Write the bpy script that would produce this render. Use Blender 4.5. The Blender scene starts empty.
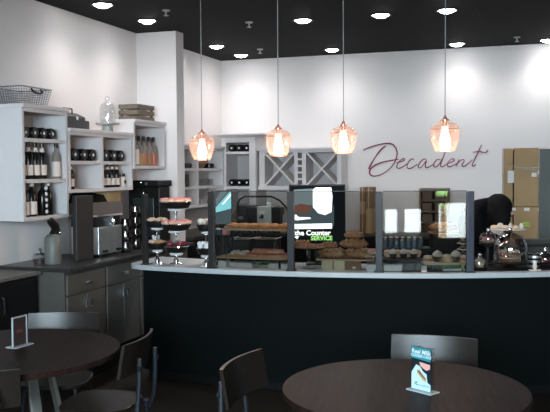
import bpy, bmesh, random
from math import *
from mathutils import Vector, Matrix
random.seed(7)
S = bpy.context.scene
C = S.collection
PI = pi

# ------------------------------------------------------------------ materials
def mat(name, col, rough=.5, metal=0., noise=None, nscale=8., emit=None, spec=.5, stretch=None, bump=0., coat=0.):
    m = bpy.data.materials.new(name); m.use_nodes = True
    nt = m.node_tree; b = nt.nodes['Principled BSDF']
    b.inputs['Base Color'].default_value = (*col, 1)
    b.inputs['Roughness'].default_value = rough
    b.inputs['Metallic'].default_value = metal
    b.inputs['Specular IOR Level'].default_value = spec
    if coat: b.inputs['Coat Weight'].default_value = coat
    if emit:
        b.inputs['Emission Color'].default_value = (*emit[0], 1)
        b.inputs['Emission Strength'].default_value = emit[1]
    if noise or bump:
        tc = nt.nodes.new('ShaderNodeTexCoord'); mp = nt.nodes.new('ShaderNodeMapping')
        nt.links.new(tc.outputs['Object'], mp.inputs['Vector'])
        mp.inputs['Scale'].default_value = stretch or (1, 1, 1)
        n = nt.nodes.new('ShaderNodeTexNoise'); n.inputs['Scale'].default_value = nscale
        n.inputs['Detail'].default_value = 5
        nt.links.new(mp.outputs['Vector'], n.inputs['Vector'])
        if noise:
            r = nt.nodes.new('ShaderNodeValToRGB')
            r.color_ramp.elements[0].position = .3; r.color_ramp.elements[1].position = .7
            r.color_ramp.elements[0].color = (*col, 1); r.color_ramp.elements[1].color = (*noise, 1)
            nt.links.new(n.outputs['Fac'], r.inputs['Fac']); nt.links.new(r.outputs['Color'], b.inputs['Base Color'])
        if bump:
            bp = nt.nodes.new('ShaderNodeBump'); bp.inputs['Strength'].default_value = bump
            bp.inputs['Distance'].default_value = .01
            nt.links.new(n.outputs['Fac'], bp.inputs['Height']); nt.links.new(bp.outputs['Normal'], b.inputs['Normal'])
    return m

def glass(name, tint, ior=1.5, rough=.02, diffuse=0., dcol=(1, 1, 1)):
    m = bpy.data.materials.new(name); m.use_nodes = True
    nt = m.node_tree; nt.nodes.clear()
    out = nt.nodes.new('ShaderNodeOutputMaterial')
    t = nt.nodes.new('ShaderNodeBsdfTransparent'); t.inputs['Color'].default_value = (*tint, 1)
    g = nt.nodes.new('ShaderNodeBsdfGlossy'); g.inputs['Roughness'].default_value = rough
    if ior < 1:                                   # thin clear glass: one even share of reflection
        f = nt.nodes.new('ShaderNodeMath'); f.operation = 'ADD'; f.inputs[0].default_value = ior; f.inputs[1].default_value = 0
    else:
        f = nt.nodes.new('ShaderNodeFresnel'); f.inputs['IOR'].default_value = ior
    mx = nt.nodes.new('ShaderNodeMixShader')
    nt.links.new(f.outputs[0], mx.inputs['Fac'])
    src = t.outputs['BSDF']
    if diffuse:
        d = nt.nodes.new('ShaderNodeBsdfTranslucent'); d.inputs['Color'].default_value = (*dcol, 1)
        m2 = nt.nodes.new('ShaderNodeMixShader'); m2.inputs['Fac'].default_value = diffuse
        nt.links.new(src, m2.inputs[1]); nt.links.new(d.outputs['BSDF'], m2.inputs[2]); src = m2.outputs['Shader']
    nt.links.new(src, mx.inputs[1]); nt.links.new(g.outputs['BSDF'], mx.inputs[2])
    nt.links.new(mx.outputs['Shader'], out.inputs['Surface'])
    return m

def emis(name, col, s):
    m = bpy.data.materials.new(name); m.use_nodes = True
    nt = m.node_tree; nt.nodes.clear()
    out = nt.nodes.new('ShaderNodeOutputMaterial'); e = nt.nodes.new('ShaderNodeEmission')
    e.inputs['Color'].default_value = (*col, 1); e.inputs['Strength'].default_value = s
    nt.links.new(e.outputs['Emission'], out.inputs['Surface'])
    return m

def tile_mat(name, c1, c2, size, rough, gap=.004):
    m = mat(name, c1, rough, spec=.08); nt = m.node_tree; b = nt.nodes['Principled BSDF']
    tc = nt.nodes.new('ShaderNodeTexCoord'); br = nt.nodes.new('ShaderNodeTexBrick')
    br.offset = 0; br.inputs['Scale'].default_value = 1
    br.inputs['Brick Width'].default_value = size[0]; br.inputs['Row Height'].default_value = size[1]
    br.inputs['Mortar Size'].default_value = gap
    br.inputs['Color1'].default_value = (*c1, 1); br.inputs['Color2'].default_value = (*c1, 1)
    br.inputs['Mortar'].default_value = (*c2, 1)
    nt.links.new(tc.outputs['Object'], br.inputs['Vector']); nt.links.new(br.outputs['Color'], b.inputs['Base Color'])
    return m

M = dict(
    wall=mat('wall_paint', (.79, .738, .715), .85, bump=.03, nscale=60),
    ceil=tile_mat('ceiling_tile', (.017, .017, .0175), (.027, .027, .027), (.61, .61), .8),
    floor=mat('floor_stain', (.013, .0115, .009), .5, noise=(.020, .0178, .0138), nscale=2.2, bump=.05, spec=.3),
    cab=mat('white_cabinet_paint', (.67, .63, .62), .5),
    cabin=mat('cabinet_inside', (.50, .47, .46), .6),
    base=mat('grey_cabinet_paint', (.085, .08, .068), .5, noise=(.096, .09, .078), nscale=5),
    black=mat('black_paint', (.008, .008, .0085), .5, spec=.12),
    stonetop=mat('dark_worktop', (.022, .02, .02), .3, noise=(.034, .031, .03), nscale=30),
    edge=mat('pale_edge', (.13, .12, .105), .4),
    counter=mat('dark_counter_panel', (.0042, .0060, .0060), .7, noise=(.0048, .0068, .0068), nscale=3, spec=.06),
    white=mat('white_solid_top', (.50, .53, .54), .35),
    post=mat('charcoal_metal', (.026, .026, .027), .45, .2, spec=.3),
    blackmetal=mat('black_metal', (.009, .009, .009), .4, spec=.18),
    chrome=mat('chrome', (.82, .83, .84), .12, 1.),
    steel=mat('brushed_steel', (.52, .53, .52), .35, .9, noise=(.60, .61, .60), nscale=20, stretch=(1, 1, .05)),
    greysteel=mat('grey_enamel', (.34, .35, .34), .4, .1),
    chairwood=mat('dark_chair_wood', (.012, .0085, .0065), .34, noise=(.022, .016, .0125), nscale=14, stretch=(1, 4, 12), spec=.38),
    frame=mat('chair_tube', (.022, .025, .03), .45, .4, spec=.3),
    table=mat('dark_table_wood', (.013, .0062, .005), .45, noise=(.033, .0172, .0138), nscale=7, stretch=(9, .7, 1), bump=.08, spec=.04),
    tleg=mat('table_leg_metal', (.20, .19, .17), .45, .3),
    copper=mat('copper_cap', (.75, .33, .22), .3, .7),
    bottle=mat('dark_glass_bottle', (.007, .006, .006), .22, spec=.3),
    darkwall=mat('charcoal_wall', (.04, .04, .04), .8),
    label=mat('cream_label', (.72, .62, .55), .7),
    foil=mat('pale_foil', (.75, .74, .72), .4),
    amber=mat('amber_liquor', (.36, .15, .065), .25),
    honey=mat('honey_liquor', (.50, .27, .10), .25),
    rose=mat('rose_liquor', (.45, .14, .08), .25),
    clearb=mat('pale_bottle', (.24, .20, .17), .2),
    crate=mat('weathered_wood', (.11, .085, .06), .7, noise=(.19, .155, .115), nscale=10, stretch=(1, 1, 8)),
    cratedark=mat('crate_inside', (.05, .045, .04), .8),
    wire=mat('grey_wire', (.24, .25, .28), .45, .6),
    wicker=mat('black_wicker', (.035, .032, .032), .7, noise=(.11, .10, .10), nscale=70),
    sign=mat('burgundy_vinyl', (.20, .010, .045), .45),
    card=mat('kraft_cardboard', (.42, .28, .14), .8, noise=(.48, .33, .17), nscale=4),
    paper=mat('white_paper', (.80, .80, .78), .7),
    lime=mat('lime_ink', (.45, .68, .10), .6),
    door=mat('dark_green_door', (.045, .055, .045), .5),
    teal=mat('teal_print', (.03, .24, .27), .5),
    navy=mat('black_print', (.012, .022, .03), .5),
    pinkp=mat('pink_print', (.80, .42, .36), .5),
    bluep=mat('ice_blue_print', (.58, .80, .92), .5),
    sand=mat('sandwich_print', (.55, .40, .24), .6),
    darkpic=mat('dark_picture', (.02, .02, .022), .4, noise=(.07, .03, .026), nscale=25),
    acr=mat('frosted_acrylic', (.40, .44, .46), .25),
    crust=mat('bread_crust', (.22, .09, .035), .6, noise=(.46, .25, .12), nscale=22),
    gold=mat('golden_pastry', (.42, .18, .06), .5, noise=(.6, .34, .15), nscale=30),
    dough=mat('pale_pastry', (.60, .40, .26), .6, noise=(.72, .56, .42), nscale=30),
    pinkf=mat('pink_icing', (.62, .17, .19), .45, noise=(.72, .33, .32), nscale=40),
    meat=mat('cured_meat', (.42, .06, .05), .5, noise=(.68, .28, .24), nscale=40),
    cream=mat('whipped_cream', (.62, .57, .51), .6),
    choc=mat('chocolate', (.05, .022, .015), .4),
    berry=mat('berries', (.16, .015, .03), .35),
    herb=mat('green_leaves', (.06, .22, .08), .6),
    tray=mat('wooden_tray', (.42, .27, .15), .5, noise=(.52, .36, .22), nscale=9, stretch=(1, 8, 1)),
    dtray=mat('dark_tray', (.010, .009, .0085), .4, spec=.2),
    cloth=mat('white_cloth', (.62, .60, .56), .9, noise=(.70, .68, .65), nscale=10),
    bluej=mat('blue_glass', (.06, .14, .22), .15),
    parch=mat('parchment', (.62, .52, .34), .8, noise=(.7, .6, .42), nscale=3, stretch=(20, 20, 1)),
    kraftd=mat('brown_crate_board', (.20, .11, .05), .7, noise=(.26, .15, .08), nscale=6),
    shirt=mat('black_fabric', (.006, .006, .007), .95, spec=.1),
    hair=mat('black_hair', (.006, .005, .005), .8, spec=.15),
    skin=mat('skin', (.45, .27, .19), .55),
    trouser=mat('dark_trousers', (.012, .012, .016), .9),
    leaf=mat('tree_leaves', (.24, .50, .10), .7, noise=(.34, .62, .18), nscale=5),
    ground=mat('pavement', (.45, .44, .42), .9, noise=(.5, .49, .47), nscale=2),
    glassp=glass('guard_glass', (.80, .80, .785), 1.75),
    gclear=glass('clear_glass', (.955, .965, .965), .10),
    gdome=glass('dome_glass', (.95, .955, .96), .22),
    gshade=glass('amber_glass', (1., .945, .915), .13, .12, .07, (1., .74, .64)),
    gwin=glass('window_glass', (.97, .98, .98), 1.3),
    bulb=emis('bulb_glow', (1., .84, .74), 22.),
    lamp=emis('downlight_glow', (.93, .96, 1.), 40.),
    scr_white=emis('screen_white', (.93, 1., 1.), 3.),
    scr_cyan=emis('screen_cyan', (.28, .78, .88), 1.5),
    scr_blue=emis('screen_blue_grey', (.16, .24, .28), .6),
    scr_pale=emis('screen_pale', (.42, .55, .6), .6),
    scr_brown=emis('screen_brown', (.34, .16, .11), .7),
    scr_green=emis('screen_green', (.42, 1., .28), 1.8),
    scr_dark=emis('screen_dark', (.012, .016, .02), .8),
)

# ------------------------------------------------------------------ mesh helpers
def BM(): return bmesh.new()

def add(bm, verts, faces):
    vs = [bm.verts.new(v) for v in verts]
    for f in faces:
        try: bm.faces.new([vs[i] for i in f])
        except ValueError: pass
    return vs

def box(bm, x0, x1, y0, y1, z0, z1, mx=None):
    v = [Vector(p) for p in ((x0,y0,z0),(x1,y0,z0),(x1,y1,z0),(x0,y1,z0),(x0,y0,z1),(x1,y0,z1),(x1,y1,z1),(x0,y1,z1))]
    if mx is not None: v = [mx @ p for p in v]
    add(bm, v, [(0,3,2,1),(4,5,6,7),(0,1,5,4),(1,2,6,5),(2,3,7,6),(3,0,4,7)])
    return bm

def bar(bm, a, b, w, h=None, up=(0, 0, 1)):
    a, b = Vector(a), Vector(b); h = h or w
    d = (b - a); L = d.length; d.normalize()
    u = Vector(up)
    if abs(d.dot(u)) > .98: u = Vector((1, 0, 0))
    s = d.cross(u).normalized(); u = s.cross(d)
    m = Matrix((s, d, u)).transposed().to_4x4(); m.translation = a
    return box(bm, -w/2, w/2, 0, L, -h/2, h/2, m)

def lathe(bm, prof, n=16, c=(0, 0, 0), mx=None, cap=True):
    rings = []
    for r, z in prof:
        rings.append([Vector((c[0] + r*cos(2*PI*i/n), c[1] + r*sin(2*PI*i/n), c[2] + z)) for i in range(n)])
    vs = []
    for R in rings:
        vs.append([bm.verts.new(mx @ p if mx is not None else p) for p in R])
    for k in range(len(vs) - 1):
        for i in range(n):
            j = (i + 1) % n
            bm.faces.new((vs[k][i], vs[k][j], vs[k+1][j], vs[k+1][i]))
    if cap:
        bm.faces.new(vs[0][::-1]); bm.faces.new(vs[-1])
    return bm

def tube(bm, pts, r, n=8, flat=None):
    """round tube along points; r number or list"""
    pts = [Vector(p) for p in pts]
    rs = r if isinstance(r, (list, tuple)) else [r]*len(pts)
    prev = None; ref = Vector((0, 0, 1)); rings = []
    for i, p in enumerate(pts):
        d = (pts[min(i+1, len(pts)-1)] - pts[max(i-1, 0)]).normalized()
        if prev is None:
            a = d.cross(ref)
            if a.length < .05: a = d.cross(Vector((1, 0, 0)))
        else:
            a = prev - d*prev.dot(d)
        a.normalize(); prev = a; b = d.cross(a)
        ring = []
        for k in range(n):
            o = a*cos(2*PI*k/n)*rs[i] + b*sin(2*PI*k/n)*rs[i]
            if flat is not None: o = o - Vector(flat)*o.dot(Vector(flat))*.75
            ring.append(bm.verts.new(p + o))
        rings.append(ring)
    for k in range(len(rings)-1):
        for i in range(n):
            j = (i+1) % n
            bm.faces.new((rings[k][i], rings[k][j], rings[k+1][j], rings[k+1][i]))
    bm.faces.new(rings[0][::-1]); bm.faces.new(rings[-1])
    return bm

def blob(bm, c, rx, ry, rz, n=10, m=7, wob=0.):
    prof = []
    vs = []
    for k in range(m+1):
        t = PI*k/m
        ring = []
        for i in range(n):
            a = 2*PI*i/n
            w = 1 + (random.uniform(-wob, wob) if wob else 0)
            ring.append((c[0]+rx*sin(t)*cos(a)*w, c[1]+ry*sin(t)*sin(a)*w, c[2]-rz*cos(t)*w))
        vs.append(ring)
    rows = []
    for k, ring in enumerate(vs):
        rows.append([bm.verts.new(ring[0])] if k in (0, m) else [bm.verts.new(p) for p in ring])
    for k in range(m):
        for i in range(n):
            j = (i+1) % n
            if k == 0: bm.faces.new((rows[0][0], rows[1][j], rows[1][i]))
            elif k == m-1: bm.faces.new((rows[k][i], rows[k][j], rows[m][0]))
            else: bm.faces.new((rows[k][i], rows[k][j], rows[k+1][j], rows[k+1][i]))
    return bm

def torus(bm, c, R, r, n=14, m=7, zs=1.):
    rows = []
    for i in range(n):
        a = 2*PI*i/n
        rows.append([bm.verts.new((c[0]+(R+r*cos(2*PI*k/m))*cos(a), c[1]+(R+r*cos(2*PI*k/m))*sin(a), c[2]+r*zs*sin(2*PI*k/m))) for k in range(m)])
    for i in range(n):
        for k in range(m):
            bm.faces.new((rows[i][k], rows[(i+1) % n][k], rows[(i+1) % n][(k+1) % m], rows[i][(k+1) % m]))
    return bm

def prism(bm, poly, z0, z1, mx=None):
    n = len(poly)
    v = [Vector((x, y, z0)) for x, y in poly] + [Vector((x, y, z1)) for x, y in poly]
    if mx is not None: v = [mx @ p for p in v]
    add(bm, v, [tuple(range(n))[::-1], tuple(range(n, 2*n))] + [(i, (i+1) % n, n+(i+1) % n, n+i) for i in range(n)])
    return bm

def obj(name, bm, m, parent=None, smooth=False, bevel=0., loc=None, rotz=0.):
    bmesh.ops.recalc_face_normals(bm, faces=bm.faces)
    me = bpy.data.meshes.new(name); bm.to_mesh(me); bm.free()
    if smooth:
        me.polygons.foreach_set('use_smooth', [True]*len(me.polygons))
    mm = M[m] if isinstance(m, str) else m
    me.materials.append(mm)
    o = bpy.data.objects.new(name, me); C.objects.link(o)
    if parent: o.parent = parent
    if loc is not None: o.location = loc; o.rotation_euler = (0, 0, rotz)
    if smooth:
        md = o.modifiers.new('edges', 'EDGE_SPLIT'); md.split_angle = radians(40)
    if bevel:
        b = o.modifiers.new('bevel', 'BEVEL'); b.width = bevel; b.segments = 2; b.limit_method = 'ANGLE'
    return o

def tag(o, label, cat, group=None, kind=None):
    o['label'] = label; o['category'] = cat
    if group: o['group'] = group
    if kind: o['kind'] = kind
    return o

def thing(name, label, cat, loc=(0, 0, 0), rotz=0., group=None):
    o = bpy.data.objects.new(name, None); C.objects.link(o)
    o.location = loc; o.rotation_euler = (0, 0, rotz); o.empty_display_size = .05
    return tag(o, label, cat, group)

def struct(name, bm, m, label=None, smooth=False):
    o = obj(name, bm, m, smooth=smooth); o['kind'] = 'structure'
    if label: o['label'] = label
    return o

def dup(root, loc, rotz=0., label=None, group=None, scale=None):
    r = root.copy(); C.objects.link(r); r.location = loc; r.rotation_euler = (0, 0, rotz)
    if label: r['label'] = label
    if group: r['group'] = group
    if scale: r.scale = (scale,)*3
    for ch in list(root.children):
        c = ch.copy(); C.objects.link(c); c.parent = r
        for g in list(ch.children):
            d = g.copy(); C.objects.link(d); d.parent = c
    return r

def text_mesh(name, txt, size, m, parent, mx, shear=0., bold=0., extrude=.0006, align='CENTER'):
    cu = bpy.data.curves.new(name, 'FONT'); cu.body = txt; cu.size = size; cu.shear = shear
    cu.align_x = align; cu.align_y = 'CENTER'; cu.extrude = extrude; cu.offset = bold; cu.resolution_u = 3
    t = bpy.data.objects.new(name + '_tmp', cu); C.objects.link(t)
    dg = bpy.context.evaluated_depsgraph_get()
    me = bpy.data.meshes.new_from_object(t.evaluated_get(dg))
    bpy.data.objects.remove(t); bpy.data.curves.remove(cu)
    me.transform(mx); me.materials.clear(); me.materials.append(M[m])
    o = bpy.data.objects.new(name, me); C.objects.link(o); o.parent = parent
    return o

# ------------------------------------------------------------------ camera
F = 800.; YAW = radians(18.9); PIT = radians(2.61); ROLL = radians(.35); H = 1.65
cam = bpy.data.cameras.new('camera'); cam.sensor_width = 36.; cam.lens = F/550*36; cam.clip_start = .05
co = bpy.data.objects.new('camera', cam); C.objects.link(co); S.camera = co
co.location = (0, 0, H)
co.rotation_euler = (Matrix.Rotation(YAW, 3, 'Z') @ Matrix.Rotation(PI/2 - PIT, 3, 'X') @ Matrix.Rotation(-ROLL, 3, 'Z')).to_euler()

def ray(px, py):
    x = (px-275)/F; y = (py-206)/F
    c, s = cos(ROLL), sin(ROLL); x, y = c*x - s*y, s*x + c*y
    cp, sp = cos(PIT), sin(PIT)
    a, b, z = x, cp + sp*(-y), -sp + cp*(-y)
    cy, sy = cos(YAW), sin(YAW)
    return (cy*a - sy*b, sy*a + cy*b, z)
def onX(px, py, X): d = ray(px, py); t = X/d[0]; return (X, t*d[1], H + t*d[2])
def onY(px, py, Y): d = ray(px, py); t = Y/d[1]; return (t*d[0], Y, H + t*d[2])
def onZ(px, py, Z): d = ray(px, py); t = (Z-H)/d[2]; return (t*d[0], t*d[1], Z)
CC = (-2.193, 10.3616); RF = 4.836        # centre and radius of the curved counter's front edge
def ring(px, R, py=235):
    d = ray(px, py); a = d[0]**2 + d[1]**2; b = -(d[0]*CC[0] + d[1]*CC[1]); c = CC[0]**2 + CC[1]**2 - R*R
    t = (-b - sqrt(b*b - a*c))/a
    return (t*d[0], t*d[1])
def zpx(px, py, R):
    x, y = ring(px, R, py); d = ray(px, py); return H + d[2]*x/d[0]
def arcp(R, a): return (CC[0] + R*sin(a), CC[1] - R*cos(a))
def ang(px, R=4.8): x, y = ring(px, R); return atan2(x-CC[0], CC[1]-y)

# ------------------------------------------------------------------ the room
XL, YB, ZC, YF, XR = -3.95, 9.45, 3.03, -2.8, 5.0
b = BM(); box(b, XL-.15, XR+.15, YF-.15, YB+1.4, -.1, 0); struct('floor', b, 'floor')
b = BM(); box(b, XL-.15, XR+.15, YF-.15, YB+1.4, ZC, ZC+.1); struct('ceiling', b, 'ceil')
b = BM(); box(b, XL-.15, XL, YF-.15, YB+.12, 0, ZC); struct('wall_left', b, 'wall')
b = BM(); box(b, XR, XR+.15, YF-.15, YB+1.4, 0, ZC); struct('wall_right', b, 'darkwall')
OX0, OX1, OZ = -.5, .55, 1.875
b = BM(); box(b, XL, OX0, YB, YB+.12, 0, ZC); box(b, OX0, OX1, YB, YB+.12, OZ, ZC); box(b, OX1, XR, YB, YB+.12, 0, ZC)
struct('wall_back', b, 'wall')
b = BM(); box(b, XL, -3.51, 7.25, 7.42, 0, ZC); struct('wall_pillar', b, 'wall')
b = BM(); box(b, OX0-.6, OX0-.5, YB+.12, YB+1.4, 0, ZC); box(b, OX0-.6, OX1+.5, YB+1.3, YB+1.4, 0, ZC); box(b, OX1+.4, OX1+.5, YB+.12, YB+1.3, 0, ZC)
struct('wall_storeroom', b, 'wall')
b = BM(); box(b, -.105, OX1, YB+.13, YB+.18, 0, OZ-.01); struct('door_1', b, 'door', 'dark green door panel at the right of the storeroom opening')
b = BM(); box(b, XL, XL+.03, YF, 2.15, 0, 1.6); struct('added_dark_panel', b, 'darkwall', 'unseen dark panel added on lower left wall to darken glass reflections')  # unseen dark sheet, added so the guard glass mirrors less white wall
# front wall, behind the viewer: shop windows
WIN = [(-1.7, 1.7, 1.5, 2.75), (2.27, 2.59, .42, .92), (2.66, 3.07, .42, .92), (3.36, 4.0, .30, 1.02), (3.30, 3.62, 1.10, 1.42)]
xs = sorted({XL-.15, XR+.15, *[w[0] for w in WIN], *[w[1] for w in WIN]})
zs = sorted({0, ZC, *[w[2] for w in WIN], *[w[3] for w in WIN]})
b = BM()
for i in range(len(xs)-1):
    for k in range(len(zs)-1):
        cx, cz = (xs[i]+xs[i+1])/2, (zs[k]+zs[k+1])/2
        if not any(w[0] < cx < w[1] and w[2] < cz < w[3] for w in WIN):
            box(b, xs[i], xs[i+1], YF-.12, YF, zs[k], zs[k+1])
struct('wall_front', b, 'darkwall')
for i, w in enumerate(WIN):
    b = BM(); t = .03
    box(b, w[0], w[1], YF-.09, YF-.03, w[2], w[2]+t); box(b, w[0], w[1], YF-.09, YF-.03, w[3]-t, w[3])
    box(b, w[0], w[0]+t, YF-.09, YF-.03, w[2]+t, w[3]-t); box(b, w[1]-t, w[1], YF-.09, YF-.03, w[2]+t, w[3]-t)
    o = struct('window_%d' % (i+1), b, 'black')
    b = BM(); box(b, w[0]+t, w[1]-t, YF-.065, YF-.055, w[2]+t, w[3]-t); obj('pane', b, 'gwin', o)
    la = bpy.data.lights.new('portal', 'AREA'); la.shape = 'RECTANGLE'; la.size = w[1]-w[0]; la.size_y = w[3]-w[2]; la.cycles.is_portal = True
    lo = bpy.data.objects.new('portal', la); C.objects.link(lo); lo.location = ((w[0]+w[1])/2, YF-.13, (w[2]+w[3])/2); lo.rotation_euler = (PI/2, 0, 0)
b = BM(); box(b, -20, 20, -30, YF-.16, -.2, -.1); struct('ground', b, 'ground')
W = bpy.data.worlds.new('sky'); S.world = W; W.use_nodes = True
W.node_tree.nodes['Background'].inputs[0].default_value = (.72, .88, 1., 1)
W.node_tree.nodes['Background'].inputs[1].default_value = 66.

sl = bpy.data.lights.new('sun', 'SUN'); sl.energy = 40.; sl.angle = .01; sl.color = (1, .97, .9)
so = bpy.data.objects.new('sun', sl); C.objects.link(so); so.location = (0, 8, 9); so.rotation_euler = (radians(-28), radians(6), 0)
# ------------------------------------------------------------------ ceiling lights
def downlight(x, y, label, power, blend=1., size=145):
    t = thing('ceiling_downlight', label, 'ceiling light', (x, y, ZC), 0, 'recessed ceiling downlights')
    b = BM(); lathe(b, [(.075, -.004), (.095, -.010), (.095, 0), (.075, 0)], 20, cap=False); obj('trim_ring', b, 'post', t, True)
    b = BM(); lathe(b, [(.001, -.030), (.04, -.024), (.075, -.004), (.075, -.001)], 20); obj('lens', b, 'lamp', t, True)
    l = bpy.data.lights.new('downlight_lamp', 'SPOT'); l.energy = power; l.spot_size = radians(size); l.spot_blend = blend
    l.color = (1., .955, .96); l.shadow_soft_size = .05
    o = bpy.data.objects.new('downlight_lamp', l); C.objects.link(o); o.parent = t; o.location = (0, 0, -.045)
PW = 20
for x, y, lb, p in [
    (-3.525, 5.9, 'ceiling downlight nearest the top left, above the cloche on the wall cabinets', PW),
    (-3.52, 6.67, 'ceiling downlight just in front of the white pillar', PW),
    (-3.518, 8.3, 'ceiling downlight behind the white pillar, near the left wall', PW),
    (-3.52, 9.05, 'ceiling downlight in the back left corner above the tall shelf', PW),
    (-2.165, 7.155, 'ceiling downlight between the second and third pendant cords', PW*2.),
    (-2.382, 9.02, 'ceiling downlight near the back wall left of the third pendant cord', PW),
    (-1.44, 7.165, 'ceiling downlight between the third and fourth pendant cords', PW*2.),
    (-.853, 7.155, 'ceiling downlight right beside the rightmost pendant cord', PW*2.),
    (-.978, 9.12, 'ceiling downlight near the back wall above the script lettering', PW),
    (-.02, 9.2, 'ceiling downlight near the back wall at the right edge of the photo', PW)]:
    downlight(x, y, lb, p)
downlight(.1, 10.1, 'added downlight inside the storeroom, unseen, brightening the cardboard boxes', 60)  # added lamp, brightens the boxes in the storeroom opening
for x, y, lb in [(-3.137, 6.292, 'small ceiling sprinkler between the two leftmost downlights'),
                 (-2.667, 7.071, 'small ceiling sprinkler left of the second pendant cord'),
                 (-3.143, 8.685, 'small ceiling sprinkler near the back wall, beside the corner downlight'),
                 (-.331, 8.876, 'small pale ceiling sprinkler toward the right of the ceiling')]:
    t = thing('sprinkler', lb, 'sprinkler', (x, y, ZC), 0)
    b = BM(); lathe(b, [(.035, -.008), (.035, 0)], 14); obj('cover_plate', b, 'greysteel', t)
    b = BM(); lathe(b, [(.008, -.045), (.008, -.008)], 8); lathe(b, [(.022, -.05), (.022, -.045)], 10); obj('nozzle', b, 'greysteel', t)

# ------------------------------------------------------------------ pendants
def pendant(px, py, Y, label, sc=1.):
    x, y, z = onY(px, py, Y)
    t = thing('pendant_lamp', label, 'pendant lamp', (x, y, z), 0, 'glass pendants over the counter')
    top = ZC - z
    k = sc
    b = BM(); lathe(b, [(.0035, .128*k), (.0035, top-.02)], 8); obj('cord', b, 'greysteel', t, True)
    b = BM(); lathe(b, [(.05, top-.02), (.055, top)], 16); obj('ceiling_canopy', b, 'post', t, True)
    b = BM(); lathe(b, [(.028*k, .094*k), (.028*k, .104*k), (.012*k, .112*k), (.008*k, .13*k)], 16); obj('cap', b, 'copper', t, True)
    pr = [(.064, -.102), (.080, -.066), (.092, -.030), (.0975, .008), (.095, .038), (.085, .064), (.062, .082), (.03, .092)]
    b = BM(); lathe(b, [(r*k, h*k) for r, h in pr], 28, cap=False)
    s = obj('shade', b, 'gshade', t, True)
    sd = s.modifiers.new('wall', 'SOLIDIFY'); sd.thickness = .003
    b = BM(); torus(b, (0, 0, -.102*k), .064*k, .003, 24, 6); obj('rim', b, 'copper', s, True)
    b = BM(); torus(b, (0, 0, .040*k), .0955*k, .0025, 24, 6); obj('shoulder_ring', b, 'copper', s, True)
    b = BM(); lathe(b, [(.004, -.090), (.026, -.082), (.036, -.056), (.032, -.022), (.020, .018), (.014, .04), (.013, .055)], 18, mx=Matrix.Scale(k, 4)); bl = obj('bulb', b, 'bulb', t, True)
    b = BM(); lathe(b, [(.013*k, .055*k), (.014*k, .06*k), (.014*k, .094*k)], 14); obj('socket', b, 'copper', t, True)
    l = bpy.data.lights.new('bulb_light', 'POINT'); l.energy = 5; l.color = (1, .68, .48); l.shadow_soft_size = .04
    o = bpy.data.objects.new('bulb_light', l); C.objects.link(o); o.parent = t; o.location = (0, 0, -.125*k)
pendant(202, 146.5, 5.5, 'leftmost of the four glass pendant lamps, in front of the open shelves', .98)
pendant(278.3, 142, 5.5, 'second pendant lamp from the left, in front of the wine rack', .98)
pendant(343.5, 139, 5.5, 'third pendant lamp from the left, beside the script lettering', .98)
pendant(445, 135.5, 5.5, 'rightmost pendant lamp, hanging in front of the script lettering', 1.03)

# ------------------------------------------------------------------ lettering on the back wall
def sig(pts, f): return [f(u, v) for u, v in pts]
fa = lambda u, v: (361.9+u/6.3, 115+v/6.343)
fc = lambda u, v: (362.7+u/6.3, 115+v/6.343)
fb = lambda u, v: (420+u/6.333, 115+v/6.333)
strokes = [
    (sig([(8,224),(30,213),(80,195),(140,182),(185,183),(210,204),(222,240),(216,275),(200,310),(165,350),(120,378),(80,388),(55,380),(48,360),(58,338),(90,315),(140,297),(200,286),(232,281)], fa), .015),
    (sig([(150,196),(122,218),(88,262),(58,312),(42,343)], fa), .017),
    (sig([(216,304),(240,298),(266,287),(264,276),(242,288),(224,312),(220,332),(236,338),(262,326),(286,308)], fa), .012),
    (sig([(328,286),(318,278),(300,290),(286,315),(286,334),(302,340),(330,326),(350,312)], fa), .012),
    (sig([(402,284),(386,279),(364,298),(350,322),(356,336),(374,326),(402,288),(394,318),(400,334),(420,328),(446,312)], fc), .012),
    (sig([(130,284),(112,281),(92,300),(87,322),(100,329),(125,306),(152,255),(168,215),(152,255),(136,298),(130,320),(142,328),(168,311)], fb), .012),
    (sig([(165,312),(190,302),(216,289),(211,277),(190,286),(172,311),(178,326),(196,326),(234,306)], fb), .012),
    (sig([(247,280),(238,304),(227,325),(240,303),(258,288),(275,281),(279,294),(266,318),(278,326),(302,310),(332,284)], fb), .012),
    (sig([(390,188),(362,248),(332,312),(336,323),(354,314)], fb), .013),
    (sig([(334,237),(375,231),(408,238),(420,234),(430,221)], fb), .012)]
def smoothpath(p, n=4):
    out = []
    for i in range(len(p)-1):
        p0, p1, p2, p3 = p[max(i-1, 0)], p[i], p[i+1], p[min(i+2, len(p)-1)]
        for k in range(n):
            t = k/n
            out.append(tuple(.5*(2*p1[j] + (p2[j]-p0[j])*t + (2*p0[j]-5*p1[j]+4*p2[j]-p3[j])*t*t + (3*p1[j]-p0[j]-3*p2[j]+p3[j])*t**3) for j in (0, 1)))
    return out + [p[-1]]
b = BM()
org = Vector(onY(427, 150, YB))
for pts, w in strokes:
    P = [Vector(onY(u, v, YB-.006)) - org for u, v in smoothpath(pts)]
    n = len(P); tube(b, P, [w/2*1.05*(.85 + .5*abs(sin(3.1*i/n*2))) for i in range(n)], 6, flat=(0, 1, 0))
o = obj('wall_lettering', b, 'sign', smooth=True, loc=org); tag(o, 'large burgundy script lettering spelling one word on the back wall', 'wall lettering')

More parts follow.
